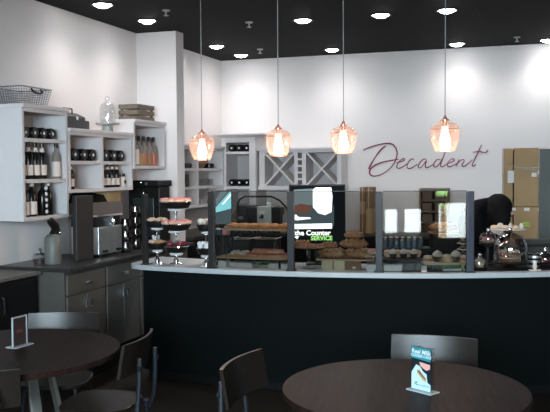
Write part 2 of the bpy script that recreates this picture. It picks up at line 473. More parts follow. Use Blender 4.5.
# ------------------------------------------------------------------ bottles
def bottle_profile(h=.30, r=.037, neck=.0135):
    return [(r*.9, 0), (r, .006), (r, h*.60), (r*.8, h*.68), (neck*1.25, h*.76), (neck, h*.82), (neck, h*.985), (neck*.9, h)]
PRO = {}
def proto_bottle(kind, body, cap, lab, h=.30, r=.037, lz=(.18, .48), neck_lab=False):
    t = thing('bottle', 'x', 'bottle', (0, 0, 0))
    b = BM(); lathe(b, bottle_profile(h, r), 14); obj('glass_body', b, body, t, True)
    b = BM(); lathe(b, [(.0155, h*.84), (.0155, h*1.005), (.012, h*1.008)], 12); obj('cap', b, cap, t, True)
    if lab:
        b = BM(); lathe(b, [(r+.001, h*lz[0]), (r+.001, h*lz[1])], 14, cap=False); obj('label', b, lab, t, True)
    if neck_lab:
        b = BM(); lathe(b, [(r*.72, h*.70), (.0165, h*.77), (.015, h*.82)], 12, cap=False); obj('neck_label', b, 'label', t, True)
    PRO[kind] = [t, False]
def put(kind, loc, rotz, label, group=None, scale=None, tilt=None, cat=None):
    p = PRO[kind]
    if not p[1]:
        o = p[0]; p[1] = True; o.location = loc; o.rotation_euler = (0, 0, rotz); o['label'] = label
        if group: o['group'] = group
        if scale: o.scale = (scale,)*3
    else:
        o = dup(p[0], loc, rotz, label, group, scale)
        if not group and 'group' in o: del o['group']
    if tilt: o.rotation_euler = tilt
    if cat: o['category'] = cat
    return o
proto_bottle('wine', 'bottle', 'bottle', None, .27, .043)
b = BM(); blob(b, (0, 0, .001), .013, .013, .004, 10, 5); obj('base_mark', b, 'foil', PRO['wine'][0], True)
proto_bottle('labelled', 'bottle', 'bottle', 'label', .29, .036, (.10, .37), True)
proto_bottle('big', 'bottle', 'label', 'label', .27, .040, (.06, .42))
proto_bottle('plain', 'bottle', 'foil', None, .27, .038)
proto_bottle('amberb', 'clearb', 'blackmetal', None, .28, .040)
b = BM(); lathe(b, [(.0405, .005), (.0412, .012), (.0412, .12)], 14); obj('liquor', b, 'amber', PRO['amberb'][0], True)
proto_bottle('honeyb', 'clearb', 'blackmetal', None, .28, .040)
b = BM(); lathe(b, [(.0405, .005), (.0412, .012), (.0412, .12)], 14); obj('liquor', b, 'honey', PRO['honeyb'][0], True)
proto_bottle('roseb', 'clearb', 'blackmetal', None, .28, .040)
b = BM(); lathe(b, [(.0405, .005), (.0412, .012), (.0412, .12)], 14); obj('liquor', b, 'rose', PRO['roseb'][0], True)
proto_bottle('creamb', 'clearb', 'blackmetal', 'label', .28, .042, (.05, .55))
proto_bottle('pale', 'clearb', 'bottle', 'label', .29, .036, (.06, .46))
# a bottle of dotted label
t = thing('bottle', 'x', 'bottle'); b = BM(); lathe(b, bottle_profile(.27, .038), 14); obj('glass_body', b, 'bottle', t, True)
b = BM()
for k in range(5): blob(b, (.032, 0, .03+.045*k), .012, .017, .017, 8, 6)
obj('white_label_dots', b, 'foil', t, True); PRO['dotted'] = [t, False]
ORD = ['first', 'second', 'third', 'fourth', 'fifth', 'sixth', 'seventh', 'eighth', 'ninth', 'tenth']
WORD = {2: 'two', 3: 'three', 4: 'four', 5: 'five', 6: 'six', 7: 'seven'}

# ------------------------------------------------------------------ wall cabinets on the left wall (fronts face +X)
def open_cabinet(name, label, X0, X1, Y0, Y1, Z0, Z1, shelves, dividers, parent_crown=.02, t=.028):
    """origin at bottom back-left corner; local = world - origin"""
    th = thing(name, label, 'cabinet', (X0, Y0, Z0))
    D, Wd, Hh = X1-X0, Y1-Y0, Z1-Z0
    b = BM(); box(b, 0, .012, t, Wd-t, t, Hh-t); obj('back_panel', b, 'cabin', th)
    b = BM(); box(b, 0, D, 0, t, 0, Hh); obj('side_panel', b, 'cab', th, bevel=.002)
    b = BM(); box(b, 0, D, Wd-t, Wd, 0, Hh); obj('side_panel', b, 'cab', th, bevel=.002)
    b = BM(); box(b, 0, D, t, Wd-t, 0, t); obj('bottom_panel', b, 'cab', th)
    b = BM(); box(b, 0, D, t, Wd-t, Hh-t, Hh); obj('top_panel', b, 'cab', th)
    if parent_crown:
        b = BM(); box(b, 0, D+parent_crown, -.004, Wd+.004, Hh, Hh+.028); obj('cornice', b, 'cab', th, bevel=.003)
    ys = [t] + sorted(dividers) + [Wd-t]
    for y in dividers:
        b = BM(); box(b, .012, D, y-t/2, y+t/2, t, Hh-t); obj('divider', b, 'cab', th)
    for i in range(len(ys)-1):
        a = ys[i] + (t/2 if i else 0); c = ys[i+1] - (t/2 if i < len(ys)-2 else 0)
        for z in shelves:
            b = BM(); box(b, .012, D-.004, a, c, z-t/2, z+t/2); obj('shelf', b, 'cab', th)
    return th
# cabinet A (tall, nearest)
XC = -3.63
A0, A1 = 4.93, 5.515
open_cabinet('wall_cabinet', 'tall white open wall cabinet at far left, wire basket on its top', XL, XC, A0, A1, 1.28, 2.115, [.295, .60], [])
open_cabinet('wall_cabinet', 'low wide two-bay white open wall cabinet between the taller two', XL, XC, 5.525, 6.56, 1.472, 1.965, [.245], [.515])
open_cabinet('wall_cabinet', 'small square white wall cabinet against the pillar, wooden crate on top', XL, XC+.01, 6.57, 7.20, 1.665, 2.095, [], [])
za = 1.28 + .60 + .014; zb = 1.28 + .295 + .014; zc0 = 1.28 + .028
for k in range(4):
    put('wine', (XC-.03, A0+.09+.112*k, za+.044), 0, 'wine bottle lying on the top shelf of tall left cabinet, %s of four from left' % ORD[k], 'lying bottles in the tall cabinet', tilt=(0, -PI/2, 0))
for k in range(4):
    put('labelled', (XC-.07, A0+.08+.085*k, zb), 0, 'dark labelled bottle on the middle shelf of tall left cabinet, %s of four from left' % ORD[k], 'standing bottles in the tall cabinet')
put('pale', (XC-.06, A1-.075, zb), 0, 'pale clear bottle standing apart at the right of the tall cabinet middle shelf', 'standing bottles in the tall cabinet')
for k in range(2):
    put('big', (XC-.06, A0+.09+.092*k, zc0), 0, 'dark bottle with large white label on bottom shelf of tall cabinet, %s from left' % ORD[k], 'standing bottles in the tall cabinet')
put('dotted', (XC-.06, A0+.32, zc0), 0, 'dark bottle with a column of white dots on bottom shelf of tall cabinet', 'standing bottles in the tall cabinet')
for k in range(2):
    put('plain', (XC-.08-.06*k, A0+.42+.06*k, zc0), 0, 'plain black bottle right of the dotted bottle, bottom shelf of tall cabinet, %s' % ['nearer', 'farther'][k], 'standing bottles in the tall cabinet')
zt = 1.472+.245+.014; zbm = 1.472+.028; B0 = 5.525
for k in range(3):
    put('wine', (XC-.015, B0+.12+.135*k, zt+.051), 0, 'wine bottle lying in the upper left bay of low cabinet, %s of three' % ORD[k], 'lying bottles in the low cabinet', 1.17, tilt=(0, -PI/2, 0))
for k in range(3):
    put('wine', (XC-.015, B0+.60+.135*k, zt+.051), 0, 'wine bottle lying in the upper right bay of low cabinet, %s of three' % ORD[k], 'lying bottles in the low cabinet', 1.17, tilt=(0, -PI/2, 0))
for k in range(2):
    b = BM(); box(b, 0, .012, 0, .42, 0, .10); o = obj('dark_liner', b, 'bottle', loc=(XL+.016, B0+[.045, .54][k], zt+.001)); tag(o, 'dark liner board behind the lying bottles, %s upper bay of low cabinet' % ['left', 'right'][k], 'board')
put('labelled', (XC-.05, B0+.10, zbm), 0, 'single dark labelled bottle alone in the lower left bay of low cabinet', None, .78)
for k in range(4):
    put('labelled', (XC-.06, B0+.605+.08*k, zbm), 0, 'dark cream-labelled bottle in lower right bay of low cabinet, %s of four' % ORD[k], 'standing bottles in the low cabinet', .78)
b = BM(); tube(b, [(XL+.05, B0+.05, zt-.055), (XL+.05, B0+.52, zt-.055)], .004); 
t = thing('jar', 'small dark jar with pale label beside four bottles, low cabinet lower right bay', 'jar', (XC-.07, B0+.955, zbm))
b.free()
b = BM(); lathe(b, [(.034, 0), (.036, .01), (.036, .08), (.026, .095)], 14); obj('jar_body', b, 'label', t, True)
b = BM(); lathe(b, [(.030, .095), (.030, .12)], 14); obj('lid', b, 'bottle', t, True)
b = BM(); box(b, -.003, .003, -.012, .012, .03, .06, Matrix.Translation((.036, 0, 0))); obj('label_patch', b, 'bottle', t)
for k, kd in enumerate(['creamb', 'honeyb', 'amberb', 'amberb', 'roseb']):
    put(kd, (XC-.06 if k else XC-.045, 6.57+.115+.100*k, 1.693), 0, ['liquor bottle with cream label in small square cabinet, leftmost of five',
        'honey coloured liquor bottle second from left in small square cabinet', 'amber liquor bottle in the middle of small square cabinet',
        'amber liquor bottle fourth from left in small square cabinet', 'reddish liquor bottle rightmost of five in small square cabinet'][k], 'liquor bottles in the square cabinet')

# wire basket on cabinet A
zt = 2.115+.028
t = thing('wire_basket', 'grey wire mesh basket on top of the tall left wall cabinet', 'basket', (-3.775, 5.12, zt+.002), 0)
def rect(hx, hy, z): return [(-hx, -hy, z), (hx, -hy, z), (hx, hy, z), (-hx, hy, z)]
b = BM(); hB, hT = (.12, .155), (.145, .185); hh = .125
nz = 7
for i in range(nz+1):
    f = i/nz; R = rect(hB[0]+(hT[0]-hB[0])*f, hB[1]+(hT[1]-hB[1])*f, hh*f)
    for k in range(4): bar(b, R[k], R[(k+1) % 4], .003 if i < nz else .009)
for k in range(4):
    p, q = rect(*hB, 0), rect(*hT, hh)
    for j in range(13):
        f = j/12
        a = Vector(p[k]).lerp(Vector(p[(k+1) % 4]), f); c = Vector(q[k]).lerp(Vector(q[(k+1) % 4]), f); bar(b, a, c, .003)
for j in range(8):
    y = -hB[1]+2*hB[1]*j/7; bar(b, (-hB[0], y, .0015), (hB[0], y, .0015), .003)
obj('mesh_sides', b, 'wire', t)
b = BM(); tube(b, [(.137, -.06, .118), (.152, -.055, .095), (.155, -.03, .085), (.155, .03, .085), (.152, .055, .095), (.137, .06, .118)], .008, 8); obj('handle', b, 'blackmetal', t, True)
# black wicker hamper-like caddy on cabinet B
t = thing('wicker_caddy', 'small black woven caddy on the low cabinet beside the tall one', 'basket', (-3.76, 5.70, 1.965+.028))
b = BM(); prism(b, [(-.09, 0), (.10, 0), (.10, .10), (.02, .135), (-.09, .135)], -.16, .13, Matrix(((1,0,0,0),(0,0,1,0),(0,1,0,0),(0,0,0,1))))
obj('woven_body', b, 'wicker', t, bevel=.01)
b = BM(); box(b, -.05, .095, .13, .20, 0, .075); obj('side_step', b, 'wicker', t, bevel=.01)
b = BM(); tube(b, [(.04, -.10, .12), (.04, -.10, .165), (.04, .02, .165), (.04, .02, .12)], .006, 6); obj('handle', b, 'blackmetal', t, True)
b = BM(); blob(b, (.108, -.01, .085), .008, .016, .016); obj('clasp', b, 'foil', t, True)
# glass cloche on a pedestal
t = thing('cloche', 'tall clear glass cloche on a grey pedestal plate, low wall cabinet top', 'cloche', (-3.72, 6.28, 1.965+.028))
b = BM(); lathe(b, [(.045, 0), (.05, .012), (.042, .05), (.05, .058)], 20); lathe(b, [(.05, .058), (.105, .066), (.105, .078), (.02, .08)], 24); obj('pedestal_plate', b, 'greysteel', t, True)
b = BM(); lathe(b, [(.068, .08), (.070, .10), (.070, .20), (.060, .243), (.036, .264), (.010, .272)], 24, cap=False); g = obj('glass_dome', b, 'gclear', t, True)
g.modifiers.new('wall', 'SOLIDIFY').thickness = .004
b = BM(); blob(b, (0, 0, .294), .026, .026, .026, 14, 9); obj('knob', b, 'gclear', g, True)
# wooden crate on cabinet C
t = thing('wooden_crate', 'weathered slatted wooden crate on top of the small square cabinet', 'crate', (-3.765, 6.90, 2.095+.028))
for s in (-1, 1):
    for z in (.0, .056, .112):
        b = BM(); box(b, -.10, .10, s*.155-.006, s*.155+.006, z, z+.04); obj('end_slat', b, 'crate', t)
        b = BM(); box(b, s*.10-.006, s*.10+.006, -.161, .161, z, z+.04); obj('side_slat', b, 'crate', t)
    for q in (-1, 1):
        b = BM(); box(b, s*.084-.01, s*.084+.01, q*.139-.01, q*.139+.01, 0, .152); obj('corner_post', b, 'cratedark', t)
b = BM(); box(b, -.09, .09, -.145, .145, 0, .008); obj('bottom_board', b, 'cratedark', t)

# ------------------------------------------------------------------ alcove shelf, tall shelf, wine rack
XA = -3.75
open_cabinet('alcove_shelf', 'white open shelf unit between the pillar and the back corner', XL, XA, 7.43, 9.03, 1.225, 1.905, [.225, .43], [.85])
base = 1.225
b = BM(); box(b, -.05, .05, -.10, .10, 0, .06); o = obj('folded_cloths', b, 'bottle', loc=(-3.84, 8.12, base+.444), bevel=.02); tag(o, 'dark folded bundle on alcove shelf left of its divider', 'bundle')
t = thing('serving_bowl', 'dark brown bowl on the upper right of the alcove shelf', 'bowl', (-3.84, 8.52, base+.444))
b = BM(); lathe(b, [(.04, 0), (.045, .008), (.085, .06), (.08, .06), (.04, .015)], 18); obj('bowl_shell', b, 'kraftd', t, True)
b = BM(); box(b, -.06, .06, -.07, .07, 0, .06); o = obj('storage_box', b, 'bottle', loc=(-3.84, 8.74, base+.444), bevel=.01); tag(o, 'black box right of the brown bowl on the alcove shelf', 'box')
b = BM(); lathe(b, [(.03, 0), (.032, .003), (.036, .08), (.034, .08), (.028, .006)], 14)
gl = obj('tumbler', b, 'gclear', loc=(-3.81, 8.40, base+.239), smooth=True)
tag(gl, 'clear tumbler on the middle of the alcove shelf, first of four', 'glass', 'tumblers on the alcove shelf')
for k in range(1, 4): dup(gl, (-3.81, 8.40+.12*k, base+.239), 0, 'clear tumbler on the middle of the alcove shelf, %s of four' % ORD[k])
for k, (yy, hh2, mm) in enumerate([(8.50, .05, 'greysteel'), (8.72, .035, 'kraftd')]):
    b = BM(); box(b, -.06, .06, -.09, .09, 0, hh2); o = obj('book', b, mm, loc=(-3.84, yy, base+.028), bevel=.004)
    tag(o, ['grey book lying on the bottom of the alcove shelf', 'brown book lying on the bottom of the alcove shelf'][k], 'book')
b = BM(); box(b, -.05, .05, -.11, .11, 0, .14); o = obj('storage_box', b, 'bottle', loc=(-3.84, 8.02, base+.239), bevel=.01); tag(o, 'dark box on the middle of alcove shelf, left of its divider', 'box')
t = thing('alcove_cabinet', 'dark low cabinet standing in the alcove under the white shelf unit', 'cabinet', (XL+.003, 7.43, 0))
b = BM(); box(b, 0, .50, 0, 1.38, .1, .93); obj('body', b, 'black', t)
b = BM(); box(b, 0, .45, 0, 1.38, 0, .1); obj('plinth', b, 'black', t)
b = BM(); box(b, 0, .53, 0, 1.38, .93, .965); obj('countertop', b, 'stonetop', t)
for k in range(3):
    b = BM(); box(b, .50, .52, .01+.46*k, .45+.46*k, .11, .92); d = obj('door', b, 'black', t, bevel=.003)
    b = BM(); box(b, .52, .54, .20+.46*k, .26+.46*k, .84, .852); obj('handle', b, 'steel', d)
# tall shelf in the corner (front faces -Y)
def tall_shelf():
    X0, X1, Y0, Z0, Z1 = -3.79, -3.345, 9.05, .905, 2.04
    th = thing('tall_shelf', 'tall white corner shelf with a flared cornice beside the wine rack', 'shelf unit', (X0, Y0, Z0))
    Wd, D, Hh = X1-X0, YB-Y0-.002, Z1-Z0
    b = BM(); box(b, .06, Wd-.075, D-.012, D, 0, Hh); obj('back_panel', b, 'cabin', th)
    b = BM(); box(b, 0, .065, 0, D, 0, Hh); obj('side_panel', b, 'cab', th, bevel=.003)
    b = BM(); box(b, Wd-.08, Wd, 0, D, 0, Hh); obj('side_panel', b, 'cab', th, bevel=.003)
    for z0, z1 in ((0, .03), (.51, .545), (.935, .965), (1.075, Hh)):
        b = BM(); box(b, .065, Wd-.08, 0, D-.012, z0, z1); obj('shelf', b, 'cab', th)
    b = BM()
    prof = [(0, 0), (.03, .02), (.07, .03), (.07, .045)]
    add(b, [(-.0, -.0, Hh), (Wd, 0, Hh), (Wd, D, Hh), (0, D, Hh), (-.09, -.07, Hh+.03), (Wd+.11, -.07, Hh+.03), (Wd+.11, D, Hh+.03), (-.09, D, Hh+.03),
            (-.09, -.07, Hh+.045), (Wd+.11, -.07, Hh+.045), (Wd+.11, D, Hh+.045), (-.09, D, Hh+.045)],
        [(0,3,2,1), (0,1,5,4), (1,2,6,5), (2,3,7,6), (3,0,4,7), (4,5,9,8), (5,6,10,9), (6,7,11,10), (7,4,8,11), (8,9,10,11)])
    obj('cornice', b, 'cab', th)
    return X0, Y0, Z0
tx, ty, tz = tall_shelf()
for k in range(3):
    put('wine', (tx+.12+.098*k, ty+.04, tz+.965+.044), 0, 'wine bottle lying at the top of the tall corner shelf, %s of three' % ORD[k], 'lying bottles in the corner shelf', tilt=(-PI/2, 0, 0))
for k in range(3):
    put('wine', (tx+.12+.098*k, ty+.04, tz+.545+.044), 0, 'wine bottle lying on the middle board of the tall corner shelf, %s of three' % ORD[k], 'lying bottles in the corner shelf', tilt=(-PI/2, 0, 0))
b = BM(); box(b, -.05, .05, -.06, .06, 0, .10); lathe(b, [(.03, .10), (.05, .16), (.02, .22)], 10); o = obj('potted_herb', b, 'kraftd', loc=(tx+.14, ty+.12, tz+.03)); tag(o, 'brown pot with a rounded top low in the tall corner shelf', 'pot')
# wine rack (front faces -Y)
RX0, RX1, RY, RZ0, RZ1 = -3.32, -2.30, 9.12, 1.405, 1.88
th = thing('wine_rack', 'white wall-hung wine rack with two large crossed bays', 'wine rack', (RX0, RY, RZ0))
Wd, D, Hh = RX1-RX0, YB-RY-.002, RZ1-RZ0; t = .028
sx = Wd/90.; c = lambda px: (px-258)*sx
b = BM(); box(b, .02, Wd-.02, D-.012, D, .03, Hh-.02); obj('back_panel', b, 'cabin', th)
for n_, (u0, u1) in (('side_panel', (258, 264)), ('divider', (297, 301)), ('divider', (305.5, 310)), ('side_panel', (343.5, 348))):
    b = BM(); box(b, c(u0), c(u1), 0, D-.012, .05, Hh-.03); obj(n_, b, 'cab', th)
b = BM(); box(b, -.012, Wd+.012, -.012, D, 0, .05); obj('bottom_panel', b, 'cab', th, bevel=.004)
b = BM(); box(b, 0, Wd, 0, D, Hh-.03, Hh); box(b, -.03, Wd+.03, -.03, D, Hh, Hh+.025); obj('cornice', b, 'cab', th)
for u0, u1 in ((264, 297), (310, 343.5)):
    bars = []
    for s in (0, 1):
        a_ = Vector((c(u0), .10, .05 if s == 0 else Hh-.03)); e_ = Vector((c(u1), .10, Hh-.03 if s == 0 else .05))
        d = (e_-a_).normalized(); q = Vector((-d.z, 0, d.x))*.011
        b = BM(); y0, y1 = .012+.002*s, D-.02
        add(b, [a_+q+Vector((0,y0-.10,0)), e_+q+Vector((0,y0-.10,0)), e_-q+Vector((0,y0-.10,0)), a_-q+Vector((0,y0-.10,0)), a_+q+Vector((0,y1-.10,0)), e_+q+Vector((0,y1-.10,0)), e_-q+Vector((0,y1-.10,0)), a_-q+Vector((0,y1-.10,0))],
            [(0,1,2,3), (4,7,6,5), (0,4,5,1), (1,5,6,2), (2,6,7,3), (3,7,4,0)])
        obj('cross_board', b, 'cab', th)
sh = (Hh-.03-.05)/5
for k in range(1, 5):
    z = .05+sh*k
    b = BM(); box(b, c(301), c(305.5), .004, D-.012, z-.012, z+.012); obj('slot_shelf', b, 'cab', th)
for k in range(5):
    put('plain', (RX0+c(303.2), RY+.29, RZ0+.05+sh*k+.012+.0275), 0, 'small dark bottle in the centre column of the wine rack, %s slot from bottom' % ORD[k], 'bottles in the rack column', .6, tilt=(PI/2, 0, 0))

# ------------------------------------------------------------------ base cabinets along the left wall
XB = -3.365
KZ = .2
t = thing('base_cabinet', 'grey base cabinet with drawer and two doors, nearer of the pair', 'cabinet', (XL+.004, 5.06, 0))
def base_cabinet(t, Wd, end):
    D = XB-XL
    b = BM(); box(b, 0, D-.02, 0, Wd, KZ, .90); obj('body', b, 'base', t)
    b = BM(); box(b, 0, D-.08, .0, Wd, 0, KZ); obj('toe_kick', b, 'black', t)
    b = BM(); box(b, D-.02, D, .012, Wd-.012, .725, .875); dr = obj('drawer', b, 'base', t, bevel=.004)
    b = BM()
    for s in (0, 1): pass
    tube(b, [(D, Wd/2-.045, .80), (D+.018, Wd/2-.04, .795), (D+.026, Wd/2, .793), (D+.018, Wd/2+.04, .795), (D, Wd/2+.045, .80)], .008, 8); obj('handle', b, 'chrome', dr, True)
    for s in (-1, 1):
        y0, y1 = (.012, Wd/2-.002) if s < 0 else (Wd/2+.002, Wd-.012)
        b = BM(); box(b, D-.02, D, y0, y1, KZ+.01, .712)
        d = obj('door', b, 'base', t, bevel=.004)
        yc = Wd/2 + s*.035
        b = BM(); box(b, D, D+.02, yc-.007, yc+.007, .60, .665); obj('pull', b, 'chrome', d, bevel=.002)
base_cabinet(t, .555, True)
t = thing('base_cabinet', 'grey base cabinet with drawer and two doors, beside the curved counter', 'cabinet', (XL+.004, 5.62, 0))
base_cabinet(t, .555, False)
t = thing('base_cabinet', 'grey base cabinet hidden in part behind the curved counter end', 'cabinet', (XL+.004, 6.18, 0))
base_cabinet(t, .98, False)
b = BM(); box(b, 0, .63, 0, 2.21, 0, .032); o = obj('worktop', b, 'stonetop', loc=(XL, 5.03, .901), bevel=.004); tag(o, 'long dark stone worktop on the grey base cabinets', 'worktop')
t = thing('black_cabinet', 'low black cabinet with pale-edged top at the far left', 'cabinet', (XL+.004, 2.2, 0))
Dk = .375
b = BM(); box(b, 0, Dk-.02, 0, 2.80, .1, .885); obj('body', b, 'black', t)
b = BM(); box(b, 0, Dk-.06, 0, 2.80, 0, .1); obj('plinth', b, 'black', t)
b = BM(); box(b, 0, Dk+.02, 0, 2.815, .885, .91); obj('countertop', b, 'edge', t, bevel=.003)
for k in range(6):
    b = BM(); box(b, Dk-.02, Dk, .01+.466*k, .456+.466*k, .11, .875); d = obj('door', b, 'black', t, bevel=.003)
    b = BM(); tube(b, [(Dk, .41+.466*k-(.36 if k % 2 else 0), .78), (Dk+.025, .41+.466*k-(.36 if k % 2 else 0), .77), (Dk+.025, .41+.466*k-(.36 if k % 2 else 0), .66), (Dk, .41+.466*k-(.36 if k % 2 else 0), .65)], .006); obj('handle', b, 'chrome', d, True)
gx = onZ(4, 270, .882)
t = thing('glass_canister', 'small glass canister at left edge of photo on black cabinet', 'canister', (-3.78, gx[1]+.15, .91))
b = BM(); lathe(b, [(.055, 0), (.06, .01), (.06, .07), (.045, .085)], 18); obj('glass_body', b, 'gclear', t, True)
b = BM(); lathe(b, [(.048, .085), (.05, .10), (.012, .105), (.016, .125), (.006, .135)], 16); obj('lid', b, 'chrome', t, True)
b = BM(); lathe(b, [(.05, .006), (.05, .05)], 16); obj('contents', b, 'choc', t, True)

# things on the dark worktop
WZ = .933
t = thing('drink_dispenser', 'steel drink dispenser with black top on the dark worktop', 'dispenser', (-3.62, 5.93, WZ))
b = BM(); box(b, -.14, .12, -.19, .19, .02, .25); obj('steel_body', b, 'steel', t, bevel=.006)
b = BM(); box(b, -.14, .10, -.195, .195, .25, .335); obj('black_head', b, 'blackmetal', t, bevel=.004)
b = BM(); box(b, .10, .13, -.02, .03, .255, .33); tube(b, [(.13, .005, .32), (.15, .005, .29), (.13, .005, .25)], .012); obj('chrome_valve', b, 'chrome', t, True)
b = BM(); box(b, -.15, .12, -.20, .20, .335, .35); obj('top_rim', b, 'chrome', t)
for s in (-1, 1):
    b = BM(); lathe(b, [(.018, 0), (.018, .03)], 10, (.09, s*.12, 0)); obj('foot', b, 'blackmetal', t)
    b = BM(); box(b, .12, .145, s*.11-.025, s*.11+.025, .035, .055); obj('tap', b, 'blackmetal', t)
t = thing('dark_panel_cooler', 'tall narrow dark upright cooler left of the steel dispenser', 'cooler', (-3.62, 5.53, WZ))
b = BM(); box(b, .08, .12, -.11, .13, 0, .52); obj('cooler_body', b, mat('brown_enamel', (.02, .017, .015), .5), t, bevel=.006)
b = BM(); box(b, .12, .126, -.10, .12, .02, .50); obj('front_panel', b, mat('brown_panel', (.024, .02, .017), .5), t)
t = thing('beverage_urn', 'grey enamel cabinet box with sloped black lid above the dispenser', 'urn', (-3.78, 6.10, WZ))
b = BM(); box(b, -.14, .06, -.16, .42, 0, .44); obj('enamel_body', b, mat('taupe_enamel', (.20, .17, .16), .5), t)
b = BM(); prism(b, [(-.14, .44), (.06, .44), (.02, .50), (-.10, .52)], -.16, .16, Matrix(((1,0,0,0),(0,0,1,0),(0,1,0,0),(0,0,0,1)))); obj('black_lid', b, 'blackmetal', t)
b = BM(); box(b, -.08, .08, -.10, .10, 0, .11); o = obj('kraft_box', b, 'card', loc=(-3.80, 6.39, WZ+.44)); tag(o, 'tan box on the taupe urn below the low cabinet', 'box')
# black faucet / gooseneck bottle
t = thing('pump_dispenser', 'black pump dispenser with bent spout left of the dark cooler', 'dispenser', (-3.62, 5.27, WZ))
b = BM(); lathe(b, [(.06, 0), (.064, .01), (.064, .20), (.045, .225), (.03, .23)], 20); obj('bottle_body', b, mat('olive_grey_enamel', (.15, .155, .135), .45), t, True)
b = BM(); tube(b, [(0, 0, .22), (.0, .045, .255), (0, .03, .29), (0, -.02, .33), (0, -.03, .345)], [.03, .036, .034, .03, .022], 10); obj('pump_head', b, 'blackmetal', t, True)
b = BM(); blob(b, (.045, .03, .24), .012, .012, .02); obj('chrome_button', b, 'chrome', t, True)
# chrome cup stacks right of the dispenser
stk = []
for k, (px, rows) in enumerate([(126, 3), (136, 4)]):
    x, y, _ = onX(px, 250, -3.50-.06*k)
    for r_ in range(rows):
        z = WZ + .10*r_
        if not stk:
            t = thing('steel_pitcher', 'x', 'pitcher', (x, y, z), 0, 'steel pitchers stacked on the worktop'); stk.append(t)
            b = BM(); lathe(b, [(.042, 0), (.045, .006), (.05, .05), (.040, .085), (.043, .0985), (.04, .0985)], 16); obj('pitcher_body', b, mat('dark_chrome', (.20, .19, .18), .16, 1.), t, True)
            b = BM(); tube(b, [(.045, -.012, .08), (.075, -.02, .075), (.072, -.02, .03), (.047, -.012, .025)], .006, 6); obj('handle', b, 'blackmetal', t, True)
            o = t
        else: o = dup(stk[0], (x, y, z), .4*r_)
        o['label'] = 'steel pitcher stacked on the worktop, %s stack beside the dispenser, %s from bottom' % (['left', 'right'][k], ORD[r_])
# black coffee machine by the pillar
t = thing('coffee_machine', 'large black coffee machine on the worktop in front of the pillar', 'coffee machine', (-3.68, 6.98, WZ))
b = BM(); box(b, -.18, .16, -.10, .12, 0, .56); obj('tower', b, 'blackmetal', t, bevel=.012)
b = BM(); box(b, -.18, .17, -.13, .15, .56, .62); obj('hopper_lid', b, 'blackmetal', t, bevel=.012)
b = BM(); box(b, .02, .05, -.135, -.125, .575, .60); blob(b, (-.02, -.135, .60), .012, .008, .008); obj('chrome_badge', b, 'chrome', t)
b = BM(); box(b, -.12, .10, -.115, -.10, .08, .45); obj('front_panel', b, mat('dark_slate_panel', (.02, .03, .033), .3), t, bevel=.004)
b = BM(); blob(b, (.0, -.12, .50), .012, .01, .012); obj('dial', b, 'chrome', t, True)

# ------------------------------------------------------------------ back counter and equipment behind the case
BX0, BX1, BY = -3.73, -.56, 8.85
t = thing('back_counter', 'long dark back counter along the back wall below the wine rack', 'counter', (BX0, BY, 0))
Wd = BX1-BX0; D = YB-BY-.003
b = BM(); box(b, 0, Wd, .02, D, .1, .87); obj('body', b, 'black', t)
b = BM(); box(b, 0, Wd, .06, D, 0, .1); obj('plinth', b, 'black', t)
b = BM(); box(b, -.01, Wd+.01, 0, D, .87, .905); obj('countertop', b, 'stonetop', t, bevel=.004)
for k in range(6):
    w_ = Wd/6; b = BM(); box(b, w_*k+.006, w_*(k+1)-.006, 0, .02, .11, .86); d = obj('door', b, 'black', t, bevel=.003)
    b = BM(); box(b, w_*k+.03, w_*k+.042, -.02, 0, .66, .78); obj('handle', b, 'steel', d)
BZ = .905
def yx(px, Y): return onY(px, 210, Y)[0]
# grinder (black), espresso machine (grey)
def machine_box(name, label, cat, px0, px1, ytop, Y, mt, extra=None):
    x0, x1 = yx(px0, Y), yx(px1, Y); zt = onY((px0+px1)/2, ytop, Y)[2]
    t = thing(name, label, cat, ((x0+x1)/2, Y, BZ)); w = (x1-x0)/2; h = zt-BZ
    b = BM(); box(b, -w, w, .0, .17, .02, h); obj('housing', b, mt, t, bevel=.01)
    b = BM()
    for sx_ in (-1, 1):
        for sy_ in (.03, .14): lathe(b, [(.015, 0), (.015, .02)], 8, (sx_*(w-.03), sy_, 0))
    obj('feet', b, 'blackmetal', t)
    return t, w, h
t, w, h = machine_box('coffee_grinder', 'dark grey coffee grinder at left on the back counter', 'grinder', 236, 246, 206, 8.86, 'post')
b = BM(); lathe(b, [(w*.5, h), (w*.8, h+.02), (w*.8, h+.035)], 14, (0, .085, 0)); obj('hopper', b, 'greysteel', t, True)
b = BM(); box(b, -w*.5, w*.5, -.012, 0, h*.5, h*.62); obj('chrome_plate', b, 'chrome', t)
t, w, h = machine_box('coffee_brewer', 'dark coffee brewer between grinder and grey espresso machine', 'coffee maker', 247, 256.5, 207.5, 8.86, 'blackmetal')
b = BM(); box(b, -w, w, 0, .17, h, h+.025); obj('tan_lid', b, 'edge', t)
t, w, h = machine_box('espresso_machine', 'light grey espresso machine on the back counter below the wine rack', 'espresso machine', 256.8, 271, 206.5, 8.86, mat('light_enamel', (.50, .53, .51), .4))
b = BM(); box(b, -w*.7, w*.1, -.008, 0, h*.72, h*.82); obj('display_strip', b, 'foil', t)
b = BM(); blob(b, (-w*.2, -.02, h*.62), .02, .02, .025); tube(b, [(-w*.2, -.02, h*.62), (-w*.2, -.09, h*.60)], .01); obj('portafilter', b, 'blackmetal', t, True)
b = BM(); lathe(b, [(.03, 0), (.035, .03), (.02, .05)], 12, (w*.4, .085, h)); obj('cup_on_top', b, 'foil', t, True)
t, w, h = machine_box('milk_frother', 'dark boxy frother right of the grey espresso machine', 'frother', 271.5, 280, 207.5, 8.86, 'post')
b = BM(); lathe(b, [(.012, 0), (.012, .02)], 8, (0, .1, h)); obj('button', b, 'chrome', t)
x = yx(282, 8.98)
t = thing('syrup_bottle', 'slim pale syrup bottle standing by the right end of the machines', 'bottle', (x, 8.98, BZ))
